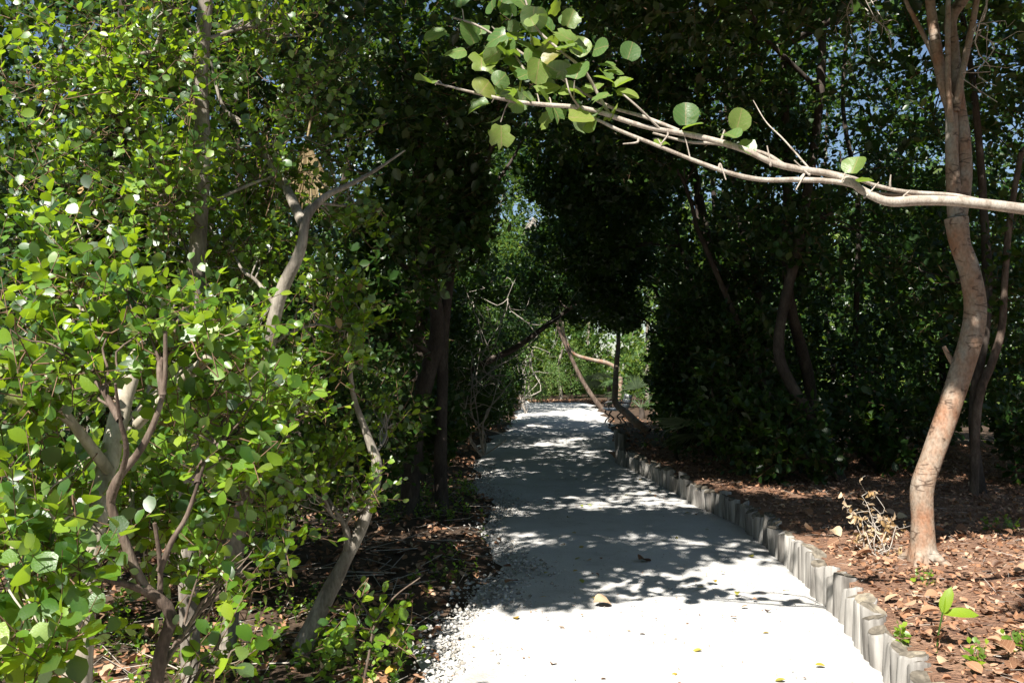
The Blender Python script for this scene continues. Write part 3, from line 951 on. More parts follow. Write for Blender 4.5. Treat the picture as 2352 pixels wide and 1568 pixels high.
for k, (bx, by_, h, lean, lobs) in enumerate([
    (4.9, 9.2, 5.5, (-.2, 0), [(4.9, 9.3, 4.9, 1.5, 1.4, 1.0, 480), (5.0, 9.6, 2.7, 1.1, .9, .9, 300)]),
    (3.5, 15.8, 4.8, (-.8, -.6), [(1.9, 14.2, 4.7, 1.6, 2.0, 1.1, 1400), (3.6, 16.0, 2.6, 1.0, 1.6, 1.5, 700), (.85, 13.2, 4.6, .8, 1.6, .8, 560), (1.3, 15.6, 3.9, .9, 1.4, .6, 460)]),
    (3.6, 19.3, 4.6, (-.8, -.6), [(2.1, 17.8, 4.3, 1.4, 2.0, 1.2, 1350), (4.0, 19.8, 2.4, .9, 1.6, 1.5, 600), (1.0, 17.2, 4.0, .8, 1.6, .7, 520), (2.5, 20.6, 2.9, .7, 1.5, .5, 420)]),
    (4.4, 23.0, 4.8, (-.8, -.5), [(2.6, 22.0, 4.4, 1.6, 2.2, 1.2, 1275), (4.8, 23.2, 2.4, .9, 1.6, 1.7, 520), (1.7, 22.6, 3.2, 1.0, 1.5, .5, 460)]),
    (5.3, 13.4, 7, (-.3, 0), [(5.2, 13.2, 4.6, 1.8, 1.9, 2.2, 1000), (5.0, 13.5, 1.6, 1.5, 1.4, 1.2, 500)]),
    (6.8, 11.0, 6, (0, 0), [(6.6, 11.2, 4.0, 1.3, 1.3, 1.8, 420), (6.6, 11, 1.5, 1.1, 1.2, .9, 260)]),
    (6.4, 18.0, 8, (0, 0), [(6.2, 18.0, 4.8, 2.2, 2.4, 3.4, 1100), (5.6, 18.5, 1.6, 1.6, 2.0, 1.4, 500)]),
    (9.4, 15.5, 8, (0, 0), [(9.2, 15.5, 4.4, 2.2, 2.2, 3.6, 800)]),
    (6.6, 26.0, 8, (0, 0), [(6.4, 26.0, 4.4, 2.2, 2.4, 3.8, 900)]),
]):
    tr(70 + k, bx, by_, h, lean, lobs, 'dark evergreen tree ' + ['directly behind the peeling bark tree', 'shading the tall end posts of the log edging', 'just past the end of the log edging', 'crowding in behind the orange brown bench trunk',
                                        'deep behind the two brown curving trunks', 'behind the yellowish crooked trunk', 'tall and broad, well back from the end posts', 'far back behind the saw palmettos', 'rising behind the park bench'][k], GR)

# tall trees added so their high crowns block sun from path and bank
GH = 'tall trees added to block sun over the path'
LH = 'tall evergreen tree added to shade the path with its high crown'
for k, (bx, by_, h, lean, lobs) in enumerate([
    (-3.2, 6.9, 6.0, (1.4, -1.6), [(-1.1, 3.9, 6.3, 1.3, 1.0, .5, 560), (-.1, 4.8, 5.7, 1.1, .9, .5, 460), (-1.4, 3.0, 4.9, .55, .6, .25, 150), (-1.45, 2.15, 5.1, .6, .5, .2, 150), (.2, 3.3, 5.8, 1.3, .8, .35, 150), (-1.0, 2.95, 5.7, 1.1, .5, .3, 300), (-1.6, 5.0, 5.6, 1.0, .7, .35, 300)]),
    (-3.4, 11.0, 6.5, (1.2, -1), [(-1.5, 6.8, 6.4, 1.6, 1.6, .7, 700), (-3.8, 8.6, 6.2, 1.6, 1.6, .9, 420)]),
    (3.9, 12.0, 6.4, (-.9, -1.6), [(2.3, 3.0, 5.9, 1.2, .7, .35, 260), (1.3, 6.6, 6.1, 1.6, 1.3, .6, 640), (3.5, 7.4, 6.5, 1.6, 1.5, .8, 520), (4.7, 5.7, 6.2, 1.5, 1.1, .5, 420), (5.4, 8.6, 6.6, 1.6, 1.7, .6, 480), (6.6, 11.8, 6.9, 1.8, 1.9, .7, 420)]),
    (3.2, 14.2, 6.6, (-.8, -1.6), [(.2, 9.8, 6.4, 1.8, 2.0, .8, 800), (3.2, 10.4, 6.6, 1.6, 1.8, .8, 560)]),
    (4.4, 15.0, 6.6, (-.8, -.6), [(1.0, 13.2, 6.4, 2.1, 2.2, .8, 800), (4.4, 12.8, 6.8, 1.8, 2.0, .9, 520)]),
    (4.6, 18.4, 6.8, (-.8, -.6), [(1.6, 16.2, 6.2, 2.0, 2.2, .9, 700), (4.8, 16.2, 6.8, 1.8, 2.0, 1.0, 480)]),
    (5.0, 22.0, 6.8, (-.8, -.6), [(2.2, 19.6, 6.0, 1.8, 2.2, .9, 620), (5.2, 20.2, 6.6, 1.8, 2.0, 1.0, 460), (-.6, 22.0, 6.4, 1.3, 2.0, .6, 480), (-2.2, 21.4, 6.2, 1.3, 1.8, .6, 420)]),
    (-3.4, 15.0, 6.5, (.8, 0), [(-2.2, 11.4, 6.8, 1.5, 2.0, .8, 480), (-1.0, 18.4, 6.5, 1.4, 1.8, .6, 520), (-1.1, 15.4, 6.7, 1.2, 1.6, .6, 460)]),
]):
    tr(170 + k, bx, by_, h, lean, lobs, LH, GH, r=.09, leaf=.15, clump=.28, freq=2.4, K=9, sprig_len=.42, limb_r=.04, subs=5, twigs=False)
# thicket well behind the edging
GT = 'thicket trees deep behind the bank'
LT = 'dense dark thicket tree well behind the bank'
for k, (bx, by_, lobs) in enumerate([
    (4.4, 17.0, [(4.4, 17.0, 2.6, 1.3, 1.8, 2.4, 800)]),
    (5.4, 21.5, [(5.4, 21.5, 2.8, 1.5, 2.0, 2.8, 700)]),
    (7.2, 14.6, [(7.2, 14.6, 2.6, 1.7, 1.6, 2.4, 700)]),
    (8.6, 18.4, [(8.6, 18.4, 3.0, 2.0, 1.8, 3.2, 700)]),
    (8.8, 12.0, [(8.6, 12.0, 2.2, 1.4, 1.4, 2.0, 420)]),
    (11.2, 18.0, [(11.2, 18.0, 3.2, 2.0, 1.8, 3.4, 600)]),
    (9.0, 24.0, [(9.0, 24.0, 3.2, 2.2, 2.0, 3.6, 600)]),
    (-6.0, 14.6, [(-6.0, 14.6, 2.4, 2.0, 1.6, 2.6, 700)]),
    (-9.2, 11.0, [(-9.0, 11.6, 2.6, 2.0, 1.8, 2.8, 600)]),
    (-3.0, 23.0, [(-3.2, 23.0, 2.6, 1.6, 2.0, 2.8, 650)]),
    (-5.6, 22.0, [(-5.8, 22.0, 3.0, 2.0, 2.0, 3.2, 600)]),
    (-10.5, 18.0, [(-10.5, 18.0, 3.0, 2.2, 2.0, 3.4, 500)]),
]):
    left = bx < 0
    tr(190 + k, bx, by_, 4.5, (.2, 0), lobs, 'dense thicket tree far back on the left of the path' if left else LT, 'thicket trees far back on the left' if left else GT, r=.07, leaf=.175, K=9, sprig_len=.42, subs=5, twigs=False)

# low shrubs under the right-hand trees
for k, (x, y, z, rx, ry, rz, n, lab) in enumerate([
    (3.25, 10.6, .8, .6, .7, .6, 300, 'low leafy shrub in shade at the foot of the curving brown trunk'),
    (2.95, 11.6, 1.4, .6, .9, 1.1, 560, 'drooping dark shrub overhanging the middle of the log edging'),
    (2.65, 13.4, 1.5, .6, 1.1, 1.2, 640, 'drooping dark shrub overhanging the far part of the log edging'),
    (3.0, 15.4, 1.9, .6, 1.0, 1.1, 480, 'dense dark shrub leaning over the tall end posts'),
    (3.5, 17.8, 1.7, .7, 1.2, 1.2, 480, 'dense dark shrub just past the tall end posts'),
    (4.6, 11.2, .9, .7, .7, .6, 280, 'low leafy shrub in deep shade among the saw palmettos'),
    (4.2, 20.8, 1.3, .6, 1.0, 1.0, 360, 'dark shrub on the litter before the bench trunk'),
    (6.0, 9.8, .9, .8, .8, .6, 240, 'low leafy shrub behind the peeling bark tree'),
]):
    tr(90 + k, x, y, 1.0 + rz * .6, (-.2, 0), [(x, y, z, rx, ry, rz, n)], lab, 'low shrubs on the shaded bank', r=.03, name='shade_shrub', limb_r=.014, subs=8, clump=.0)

# ------------------------------------------------------------------ far end
GF = 'trees closing the view at the far end'
LF = 'sunlit broadleaf tree beyond the tunnel at the far end'
FAR = dict(mat=M_far, K=9, clump=0.12, freq=1.1, limb_r=.05, twig_r=.006, sprig_len=.5)
for k, (x, y, h, lobs) in enumerate([
    (-1.9, 31, 7, [(-1.7, 31, 5.4, 1.7, 2.0, 2.2, 620), (-.9, 31.5, 8.6, 1.9, 2.0, 2.0, 420), (-1.4, 31, 2.0, 1.0, 1.8, 1.6, 420)]),
    (-1.6, 37, 8, [(-1.0, 37, 5.8, 2.0, 2.2, 2.4, 620), (.4, 37, 9.4, 2.2, 2.0, 2.4, 480), (1.0, 38, 6.9, 1.7, 1.6, 1.9, 520), (-1.2, 37, 2.0, 1.4, 2, 1.8, 420)]),
    (-2.0, 44, 9, [(-1.2, 44, 5.6, 2.4, 2.4, 3.2, 650), (-1.2, 45, 1.6, 1.5, 2, 1.5, 350)]),
    (1.0, 54, 10, [(1.0, 54, 6.0, 2.8, 2.4, 3.6, 750), (0.4, 53, 2.0, 2.0, 1.8, 2.0, 420)]),
    (4.6, 53, 10, [(4.6, 53, 5.8, 2.8, 2.4, 3.6, 750), (4.4, 52, 2.0, 2.0, 1.8, 2.0, 420)]),
    (2.8, 50, 8, [(2.8, 50, 4.4, 2.2, 1.5, 2.8, 700)]),
    (8.6, 50, 10, [(8.6, 50, 5.5, 2.8, 2.4, 4.6, 750)]),
    (6.4, 42, 9, [(6.2, 42, 5.2, 2.2, 2.4, 3.6, 700)]),
    (6.3, 34, 8, [(6.3, 34, 4.8, 2.0, 2.4, 3.6, 700)]),
    (-6, 28, 9, [(-6, 28, 5.0, 2.8, 2.4, 4.2, 700)]),
    (-7, 40, 10, [(-7, 40, 5.2, 3.2, 2.4, 4.6, 600)]),
    (12, 24, 9, [(12, 24, 5.0, 3.0, 2.6, 4.4, 650)]),
    (-12, 22, 9, [(-12, 22, 5.0, 3.0, 2.6, 4.4, 650)]),
]):
    tr(110 + k, x, y, h, (.2, 0), lobs, LF, GF, r=.11, bark=M_bark, name='broadleaf_tree', twigs=False, **{**FAR, 'leaf': .18})

# bushes closing the ground line
GB = 'bushes closing the far ground line'
for k, (x, y, rx, rz, n) in enumerate([(-2.2, 28, 1.5, 1.3, 300), (-2.6, 34, 1.6, 1.4, 260), (-2.2, 40, 1.5, 1.4, 240), (-1.0, 48, 2.0, 1.6, 260), (6.0, 30, 1.5, 1.6, 300), (5.8, 37, 1.5, 1.6, 260),
                                       (7.0, 46, 2.0, 1.8, 260), (11, 45, 2.5, 2.5, 260), (-6, 34, 2.5, 2.2, 260), (-5.5, 46, 2.5, 2.2, 220), (10, 33, 2.5, 2.5, 260), (2.4, 57, 3.2, 2.4, 300)]):
    tr(240 + k, x, y, 1.4, (0, 0), [(x, y, rz * .8, rx, rx, rz, n)], 'bushy green undergrowth shrub at the foot of the far trees', GB, r=.04, name='undergrowth_shrub', mat=M_far, leaf=.18, K=9, limb_r=.02, subs=4, sprig_len=.45, clump=0, twigs=False)

for k, (U, V, d, rx, rz, n, lab) in enumerate([
    (1250, 870, 46.0, 1.1, 1.1, 420, 'rounded pale green shrub beside the red litter at the far end of the path'),
    (1305, 850, 48.0, 1.2, 1.5, 460, 'tall pale green shrub in full sun at the far end of the path'),
    (1230, 905, 43.0, .7, .35, 160, 'low yellow green ground shrub at the far bend of the path'),
    (1365, 880, 45.0, .9, 1.0, 300, 'bushy green shrub behind the slanting far trunk'),
]):
    c = at(U, V, d)
    tr(130 + k, c[0], d, 1.2, (0, 0), [(c[0], d, max(c[2], rz * .75), rx, 1.0, rz, n)], lab, None, r=.03, name='far_shrub', mat=M_grey if k != 3 else M_far, leaf=.085, K=10, limb_r=.015, subs=5, sprig_len=.35, clump=.0)

# the wood far behind reads as one mass
wr = np.random.default_rng(77)
wood = MB()
for (x0, x1, y0, y1, n) in [(-45, 50, 60, 72, 16000), (-10, 24, 58, 63, 11000), (17, 26, -20, 60, 11000), (-26, -17, -20, 60, 9000), (-18, 18, -26, -17, 6000)]:  # last strip, behind the camera, is added to dim sky light
    P = np.stack([wr.uniform(x0, x1, n), wr.uniform(y0, y1, n), 13 * wr.uniform(0, 1, n) ** 1.2], -1)
    P = P[field(P, .5, 78) > -.75 + P[:, 2] / 13]
    put_leaves(wood, FAR_LEAF, P, wr.normal(size=P.shape) + [0, 0, -.3], wr.normal(size=P.shape) * .6 + [0, -.4, .6], wr.uniform(.45, .85, len(P)), wr.uniform(0, 1, len(P)))
tag(wood.build('woodland', M_far, kind='stuff'), 'far green wood closing the view, with an unseen strip added behind the camera', 'woodland')

# slanting far trunk
b = at(1388, 945, 35.0); b[2] = 0
tr(140, b[0], b[1], 3, (0, 0), [(1.9, 35, 4.6, 1.4, 1.2, .9, 220)], 'slim dark trunk slanting left over the far end of the path', None, bark=M_barkbrown, mat=M_far, leaf=.13,
   trunks=[([b, at(1360, 908, 35), at(1335, 868, 35), at(1312, 820, 35), at(1290, 770, 35), at(1268, 715, 35), at(1250, 640, 35)], .10, .05),
           ([at(1290, 770, 35), at(1282, 730, 35), at(1280, 660, 35)], .05, .03)])
# crooked trunk by the bench
b = at(1490, 1000, 22.8); b[2] = 0.03
tr(141, b[0], b[1], 3, (0, 0), [(3.2, 23.2, 4.8, .9, 1.0, .6, 120)], 'orange brown trunk lying low then bending upright in front of the bench', None, bark=M_gumbo,
   trunks=[([b, at(1460, 968, 23.0), at(1440, 948, 23.3), at(1415, 926, 23.5), at(1413, 895, 23.6), at(1415, 850, 23.8), at(1420, 760, 24), at(1400, 640, 24.2)], .11, .06)])
# pinkish horizontal far limb
b = at(1420, 905, 40.0); b[2] = 0
tr(142, b[0], b[1], 3, (0, 0), [(2.2, 40, 5.4, 1.2, 1.2, .9, 200)], 'pinkish grey limb reaching sideways above the far shrubs', None, bark=M_gumbo, mat=M_far, leaf=.13,
   trunks=[([b, at(1425, 860, 40), at(1400, 835, 40), at(1360, 825, 40), at(1320, 812, 40), at(1300, 780, 40), at(1288, 730, 40), at(1280, 660, 40)], .11, .05)])


# ------------------------------------------------------------------ palms
def fan_frond(mb, hub, axis, normal, R, nb=26, span=2.6, droop=0.18, rng=None, wid=0.028, split=0.35):
    X_, Y_, Z_ = frames(np.array([axis], float), np.array([normal], float))
    X_, Y_, Z_ = X_[0], Y_[0], Z_[0]
    for k in range(nb):
        a = (k / (nb - 1) - 0.5) * span + rng.normal() * 0.015
        d = Y_ * math.cos(a) + X_ * math.sin(a)
        side = np.cross(Z_, d)
        L = R * (1 - 0.22 * abs(a) / (span / 2)) * rng.uniform(0.88, 1.05)
        w = wid * R / 0.6
        pts, ws = [], [0.25, 1.0, 0.85, 0.12]
        for t, wk in zip((0.05, 0.42, 0.72, 1.0), ws):
            p = hub + d * L * t + np.array([0, 0, -droop * L * t ** 2.2 * rng.uniform(.7, 1.3)]) 
            pts.append(p + side * w * wk * 0.5 + Z_ * 0.006); pts.append(p - Z_ * 0.004 * wk); pts.append(p - side * w * wk * 0.5 + Z_ * 0.006)
        F = []
        for i in range(3):
            for j in range(2):
                F.append((i * 3 + j, i * 3 + j + 1, (i + 1) * 3 + j + 1, (i + 1) * 3 + j))
        mb.add(np.array(pts), F, rng.uniform(0, 1))


def fan_palm(label, base, stem_h, nf, R, seed, group=None, mat=None, pet=0.7, name='fan_palm', face=None):
    rng = np.random.default_rng(seed)
    base = np.asarray(base, float)
    t = thing(name, label, 'palm', base, group)
    top = base + np.array([0, 0, stem_h])
    if stem_h > 0.2:
        trunk_part(t, base, [base - [0, 0, .05], base + [0.03, 0, stem_h * .5], top], .11, .09, M_barkdark, seed=seed)
    for k in range(nf):
        az = k * 2.4 + rng.uniform(-.3, .3)
        el = rng.uniform(0.25, 1.25)
        d = np.array([math.cos(az) * math.cos(el), math.sin(az) * math.cos(el), math.sin(el)])
        hub = top + d * pet * rng.uniform(.8, 1.2)
        mb = MB()
        tube(mb, [top, (top + hub) / 2 + [0, 0, .05], hub], .012, .008, sides=5, n=6, lump=0)
        fan_frond(mb, hub, nrm(d + np.array([0, 0, -.5 + rng.normal() * .2])), np.array([d[0] * -.3, d[1] * -.3, 1.0]) + rng.normal(size=3) * .25, R * rng.uniform(.85, 1.1), rng=rng)
        mb.build('frond', mat or M_palm, t, base, smooth=False)
    return t


c = at(1372, 930, 38)
fan_palm('upright fan palm in sun between the far shrubs and the bench', (c[0] + .5, 38, 0), .9, 11, .75, 201)
c = at(1420, 960, 30)
fan_palm('spiky fan palm growing close behind the bench', (c[0] + .7, 29.5, 0), .35, 11, .7, 202)
for k, (x, y) in enumerate([(2.9, 12.4), (3.6, 14.6), (4.7, 11.8), (6.6, 9.4)]):
    fan_palm('saw palmetto with stiff fan leaves in deep shade on the bank', (x, y, float(ground_z(x, y))), .12, 9, .55, 210 + k, 'saw palmettos on the shaded bank', name='saw_palmetto', pet=.65)
fan_palm('palm with pale fan leaves in the sun behind the left shrubs', (-3.9, 7.7, 0), .9, 9, .6, 220)
# dead frond hanging in the left trees
mb = MB(); rng = np.random.default_rng(7)
h = at(705, 322, 6.2)
tube(mb, [h + [.05, .1, .45], h], .01, .008, sides=5, n=5, lump=0)
fan_frond(mb, h, np.array([0.05, 0, -1.0]), np.array([0.1, -1, .1]), .55, nb=18, span=.8, droop=0, rng=rng)
tag(mb.build('dry_palm_frond', M_drypalm, None, h, smooth=False), 'dry straw coloured palm frond hanging folded among the left leaves', 'palm frond')

# ------------------------------------------------------------------ tree with peeling bark on the right bank
b = at(2118, 1290, 6.25)
zb = float(ground_z(b[0], b[1]))
base = np.array([b[0], b[1], zb])
t = thing('peeling_bark_tree', 'curved tree with smooth orange tan peeling bark on the right bank', 'tree', base)
d = 6.25
main = [base + [0.01, 0, -.08], at(2120, 1250, d), at(2119, 1190, d), at(2118, 1120, d), at(2140, 1050, d), at(2172, 960, d), at(2205, 860, d), at(2232, 770, d), at(2240, 700, d),
        at(2226, 620, d), at(2205, 560, d), at(2196, 500, d)]
main = [np.array(p) for p in main]
mb = MB()
tube(mb, main, .1, .07, sides=18, n=90, lump=.035, seed=3, radii=[.125, .084, .073, .078, .073, .076, .078, .076, .073, .07, .068, .078])
trunk = mb.build('trunk', M_gumbo, t, base)
limbs_ = [
    ([main[-1] - [0, 0, .1], at(2190, 430, d), at(2186, 350, d), at(2185, 260, d), at(2165, 190, d), at(2148, 90, d), at(2136, 0, d), at(2125, -160, d)], .052, .03),
    ([main[-1] - [0, -.02, .12], at(2212, 430, d + .05), at(2212, 330, d + .05), at(2200, 230, d + .05), at(2188, 110, d + .05), at(2185, 40, d + .05), at(2225, -30, d + .05), at(2260, -200, d)], .058, .035),
    ([at(2195, 255, d - .03), at(2205, 190, d - .05), at(2222, 110, d - .05), at(2240, 20, d - .05), at(2262, -120, d - .1)], .026, .018),
    ([at(2184, 280, d - .03), at(2178, 200, d - .07), at(2177, 100, d - .08), at(2178, 0, d - .08), at(2180, -150, d - .1)], .022, .016),
    ([at(2168, 210, d), at(2140, 120, d + .05), at(2100, 40, d + .1), at(2080, 0, d + .1), at(2040, -120, d + .2)], .018, .012),
    ([at(2196, 470, d + .08), at(2150, 450, d + .15), at(2060, 447, d + .3), at(2000, 440, d + .4)], .018, .010),
]
for k, (P_, r0, r1) in enumerate(limbs_):
    mb = MB(); tube(mb, P_, r0, r1, sides=12, n=40, lump=.05, seed=20 + k); mb.build('branch', M_gumbo, t, base)
for az, L_ in ((-2.2, .22), (-.9, .26), (.5, .2), (2.3, .22)):
    e_ = base + np.array([math.cos(az) * L_, math.sin(az) * L_, -.03])
    mb = MB(); tube(mb, [base + [0, 0, .12], base + np.array([math.cos(az) * L_ * .45, math.sin(az) * L_ * .45, .035]), e_], .05, .015, sides=8, n=10, lump=.1, seed=int(abs(az) * 10)); mb.build('root', M_gumbo, t, base)
# little side stub, knots and curling bark flakes
mb = MB(); tube(mb, [at(2200, 850, d + .05), at(2178, 815, d + .08), at(2168, 795, d + .1)], .022, .014, sides=7, n=8); mb.build('stub', M_gumbo, t, base)
rng = np.random.default_rng(33)
SP = spline(main, 90)
for k in range(0):
    i = rng.integers(16, 86)
    c = SP[i]; tg = nrm(SP[min(i + 1, 89)] - SP[i - 1])
    a = rng.uniform(-2.6, .2)
    n_ = np.array([math.cos(a), math.sin(a), 0]); n_ = nrm(n_ - tg * (n_ @ tg)); s_ = np.cross(tg, n_)
    hh, ww = rng.uniform(.02, .055), rng.uniform(.012, .03)
    V = []
    for iy in range(3):
        for ix in range(3):
            u, v = ix / 2 - .5, iy / 2 - .5
            lift = .079 + .012 * (u + .5) ** 2 + .004 * rng.uniform()
            V.append(c + n_ * lift + s_ * u * ww * 2 * rng.uniform(.8, 1.1) + tg * v * hh * rng.uniform(.8, 1.2))
    mb = MB(); mb.add(V, [(0, 1, 4, 3), (1, 2, 5, 4), (3, 4, 7, 6), (4, 5, 8, 7)])
    mb.build('bark_flake', M_flake, t, base)
# crown above
rng = np.random.default_rng(35)
cm = MB(); tw = MB()
for lobe in [(2.5, 6.0, 5.3, 1.2, 1.0, .6, 110), (3.9, 6.6, 5.2, 1.0, 1.0, .7, 120)]:
    C, D = in_lobe(lobe, rng, .1, 1.8, 9)
    A = nrm(D * .5 + rng.normal(size=C.shape) * .5)
    twig_tubes(tw, C - A * .25, C + A * .15, .004)
    p, a, n_, s_ = sprig(C, A, .35, 10, .1, rng)
    put_leaves(cm, MID_LEAF, p, a, n_, s_, rng.uniform(0, 1, len(p)))
tw.build('twigs', M_twig, t, base, kind='stuff')
cm.build('crown', M_far, t, base, kind='stuff')

# ------------------------------------------------------------------ sea grape: long bare branches reaching in from the right
gb = np.array([3.5, 4.3, float(ground_z(3.5, 4.3))])
t = thing('sea_grape_tree', 'sea grape tree reaching a long bare pale branch with round leaves across the path', 'tree', gb)
DG = 4.0
root = np.array([3.45, 4.2, 1.9])
mb = MB(); tube(mb, [gb - [0, 0, .05], gb + [.05, 0, .8], root, root + [.1, .1, .9], root + [.0, .2, 2.4]], .09, .05, sides=10, n=24); mb.build('trunk', M_branch, t, gb)


def brn(P_, r0, r1, seed, name='branch', sides=10, lump=.08, radii=None):
    mb = MB()
    C = tube(mb, P_, r0, r1, sides=sides, n=6 * len(P_), lump=lump, seed=seed, radii=radii)
    mb.build(name, M_branch, t, gb)
    return C


junc = at(2040, 462, DG)
B1 = brn([root, at(2480, 505, DG + .1), at(2352, 480, DG), at(2200, 462, DG), at(2110, 460, DG), junc, at(1985, 440, DG), at(1950, 415, DG), at(1900, 398, DG), at(1850, 390, DG), at(1780, 375, DG), at(1700, 340, DG), at(1600, 312, DG), at(1480, 290, DG),
          at(1350, 250, DG), at(1250, 240, DG), at(1180, 232, DG), at(1100, 215, DG), at(1000, 190, DG)], .034, .006, 1, radii=[.034, .030, .026, .0245, .0235, .0225, .017, .017, .016, .0155, .015, .014, .0125, .0115, .0105, .010, .009, .007, .004])
B2 = brn([junc + [0, .01, 0], at(1960, 425, DG), at(1900, 415, DG), at(1830, 412, DG), at(1750, 412, DG), at(1680, 398, DG), at(1600, 370, DG), at(1500, 330, DG), at(1420, 298, DG), at(1380, 278, DG), at(1340, 262, DG)], .0145, .007, 2)
B3 = brn([at(2300, 475, DG + .1), at(2200, 450, DG + .15), at(2080, 440, DG + .15), at(2010, 425, DG + .15), at(1960, 408, DG + .12), at(1900, 392, DG + .1)], .0125, .007, 3)
B4 = brn([at(1800, 378, DG + .05), at(1750, 350, DG + .15), at(1650, 330, DG + .2), at(1580, 325, DG + .2), at(1500, 305, DG + .2)], .010, .005, 4)
B5 = brn([at(1560, 300, DG), at(1480, 268, DG + .1), at(1390, 240, DG + .15), at(1290, 180, DG + .15), at(1180, 110, DG + .2), at(1100, 60, DG + .2), at(1040, 40, DG + .2)], .009, .005, 5)
B6 = brn([at(1400, 262, DG + .05), at(1370, 210, DG + .05), at(1340, 160, DG), at(1280, 110, DG), at(1230, 60, DG), at(1200, -20, DG)], .008, .004, 6)
B7 = brn([at(1260, 210, DG + .2), at(1215, 175, DG + .2), at(1170, 105, DG + .2), at(1130, 60, DG + .2)], .007, .004, 7)
B8 = brn([at(1520, 300, DG), at(1470, 250, DG - .05), at(1430, 215, DG - .05)], .006, .004, 8)
B9 = brn([at(1860, 388, DG), at(1800, 320, DG + .1), at(1760, 280, DG + .15), at(1730, 230, DG + .2)], .005, .002, 9)
B10 = brn([at(1330, 245, DG), at(1310, 215, DG - .1), at(1300, 180, DG - .1)], .005, .003, 10)
for k_, (src_, f_) in enumerate([(B1, .33), (B1, .41), (B1, .5), (B1, .57), (B1, .64), (B1, .7), (B2, .3), (B2, .55), (B2, .75), (B3, .5), (B1, .25)]):
    q_ = src_[int(f_ * (len(src_) - 1))]
    rk_ = np.random.default_rng(400 + k_)
    brn([q_, q_ + np.array([rk_.normal() * .012, -.01, rk_.choice([-1, 1, 1]) * .022]), q_ + np.array([rk_.normal() * .03, -.015, rk_.choice([-1, 1, 1]) * rk_.uniform(.03, .07)])], .007, .003, 30 + k_, 'stub', 6)
GR_T = [leaf_template(.53, .5, .10, .10, 6, wave=.03, seed=1), leaf_template(.55, .48, .22, .06, 6, wave=.06, seed=2), leaf_template(.5, .52, .05, .2, 6, wave=.1, seed=3),
        leaf_template(.52, .5, .3, -.08, 6, wave=.05, seed=4)]


def round_leaf(seed, ragged=0.0, cup=.12, fold=.12):
    r = np.random.default_rng(seed)
    n = 20
    cw = r.uniform(-.15, .3)
    V = [(0, .02, 0)]
    for ring_, rad in ((1, .5), (2, 1.0)):
        for k in range(n):
            a = -math.pi / 2 + (k + .5) / n * 2 * math.pi
            x, y = .52 * math.cos(a), .5 + .5 * math.sin(a)
            if ring_ == 2:
                # kidney notch at the stalk, slight wavy or eaten edge
                near = max(0, 1 - abs(math.sin((a + math.pi / 2) / 2)) / .25)
                y += near * .10
                f = 1 + r.normal() * .012 - (ragged * r.uniform(0, 1) ** 3 if ragged else 0)
            else:
                f = 1
            px, py = x * rad * f, .42 + (y - .42) * rad * f
            z = 1.6 * cup * (abs(px) * .9) ** 1.3 + fold * abs(px) * .4 - (.10 + cw * .5) * py * py + cw * .25 * math.sin(5 * px + 3 * py) + r.normal() * .012 * rad
            V.append((px, py, z))
    V[0] = (0, .42, -.01)
    F = []
    for k in range(n):
        F.append((0, 1 + k, 1 + (k + 1) % n))
    Fq = []
    for k in range(n):
        a, b_ = 1 + k, 1 + (k + 1) % n
        F.append((a, a + n, b_ + n)); F.append((a, b_ + n, b_))
    return np.array(V), np.array(F)


gl = leaf_meshes(M_grape, [round_leaf(1), round_leaf(2, 0, .3), round_leaf(3, .3, .1), round_leaf(4, .5, .2), round_leaf(5, .15, -.1), round_leaf(6, .25, .35, .3)])


def grape_leaf(p, ax, no, s, k, par=t, org=gb):
    X_, Y_, Z_ = [q[0] for q in frames(np.array([ax], float), np.array([no], float))]
    o = bpy.data.objects.new('leaf', gl[k])
    col.objects.link(o)
    o.parent = par
    M = Matrix.Identity(4)
    for r_ in range(3):
        M[r_][0] = X_[r_] * s; M[r_][1] = Y_[r_] * s; M[r_][2] = Z_[r_] * s; M[r_][3] = p[r_] - org[r_]
    o.matrix_local = M


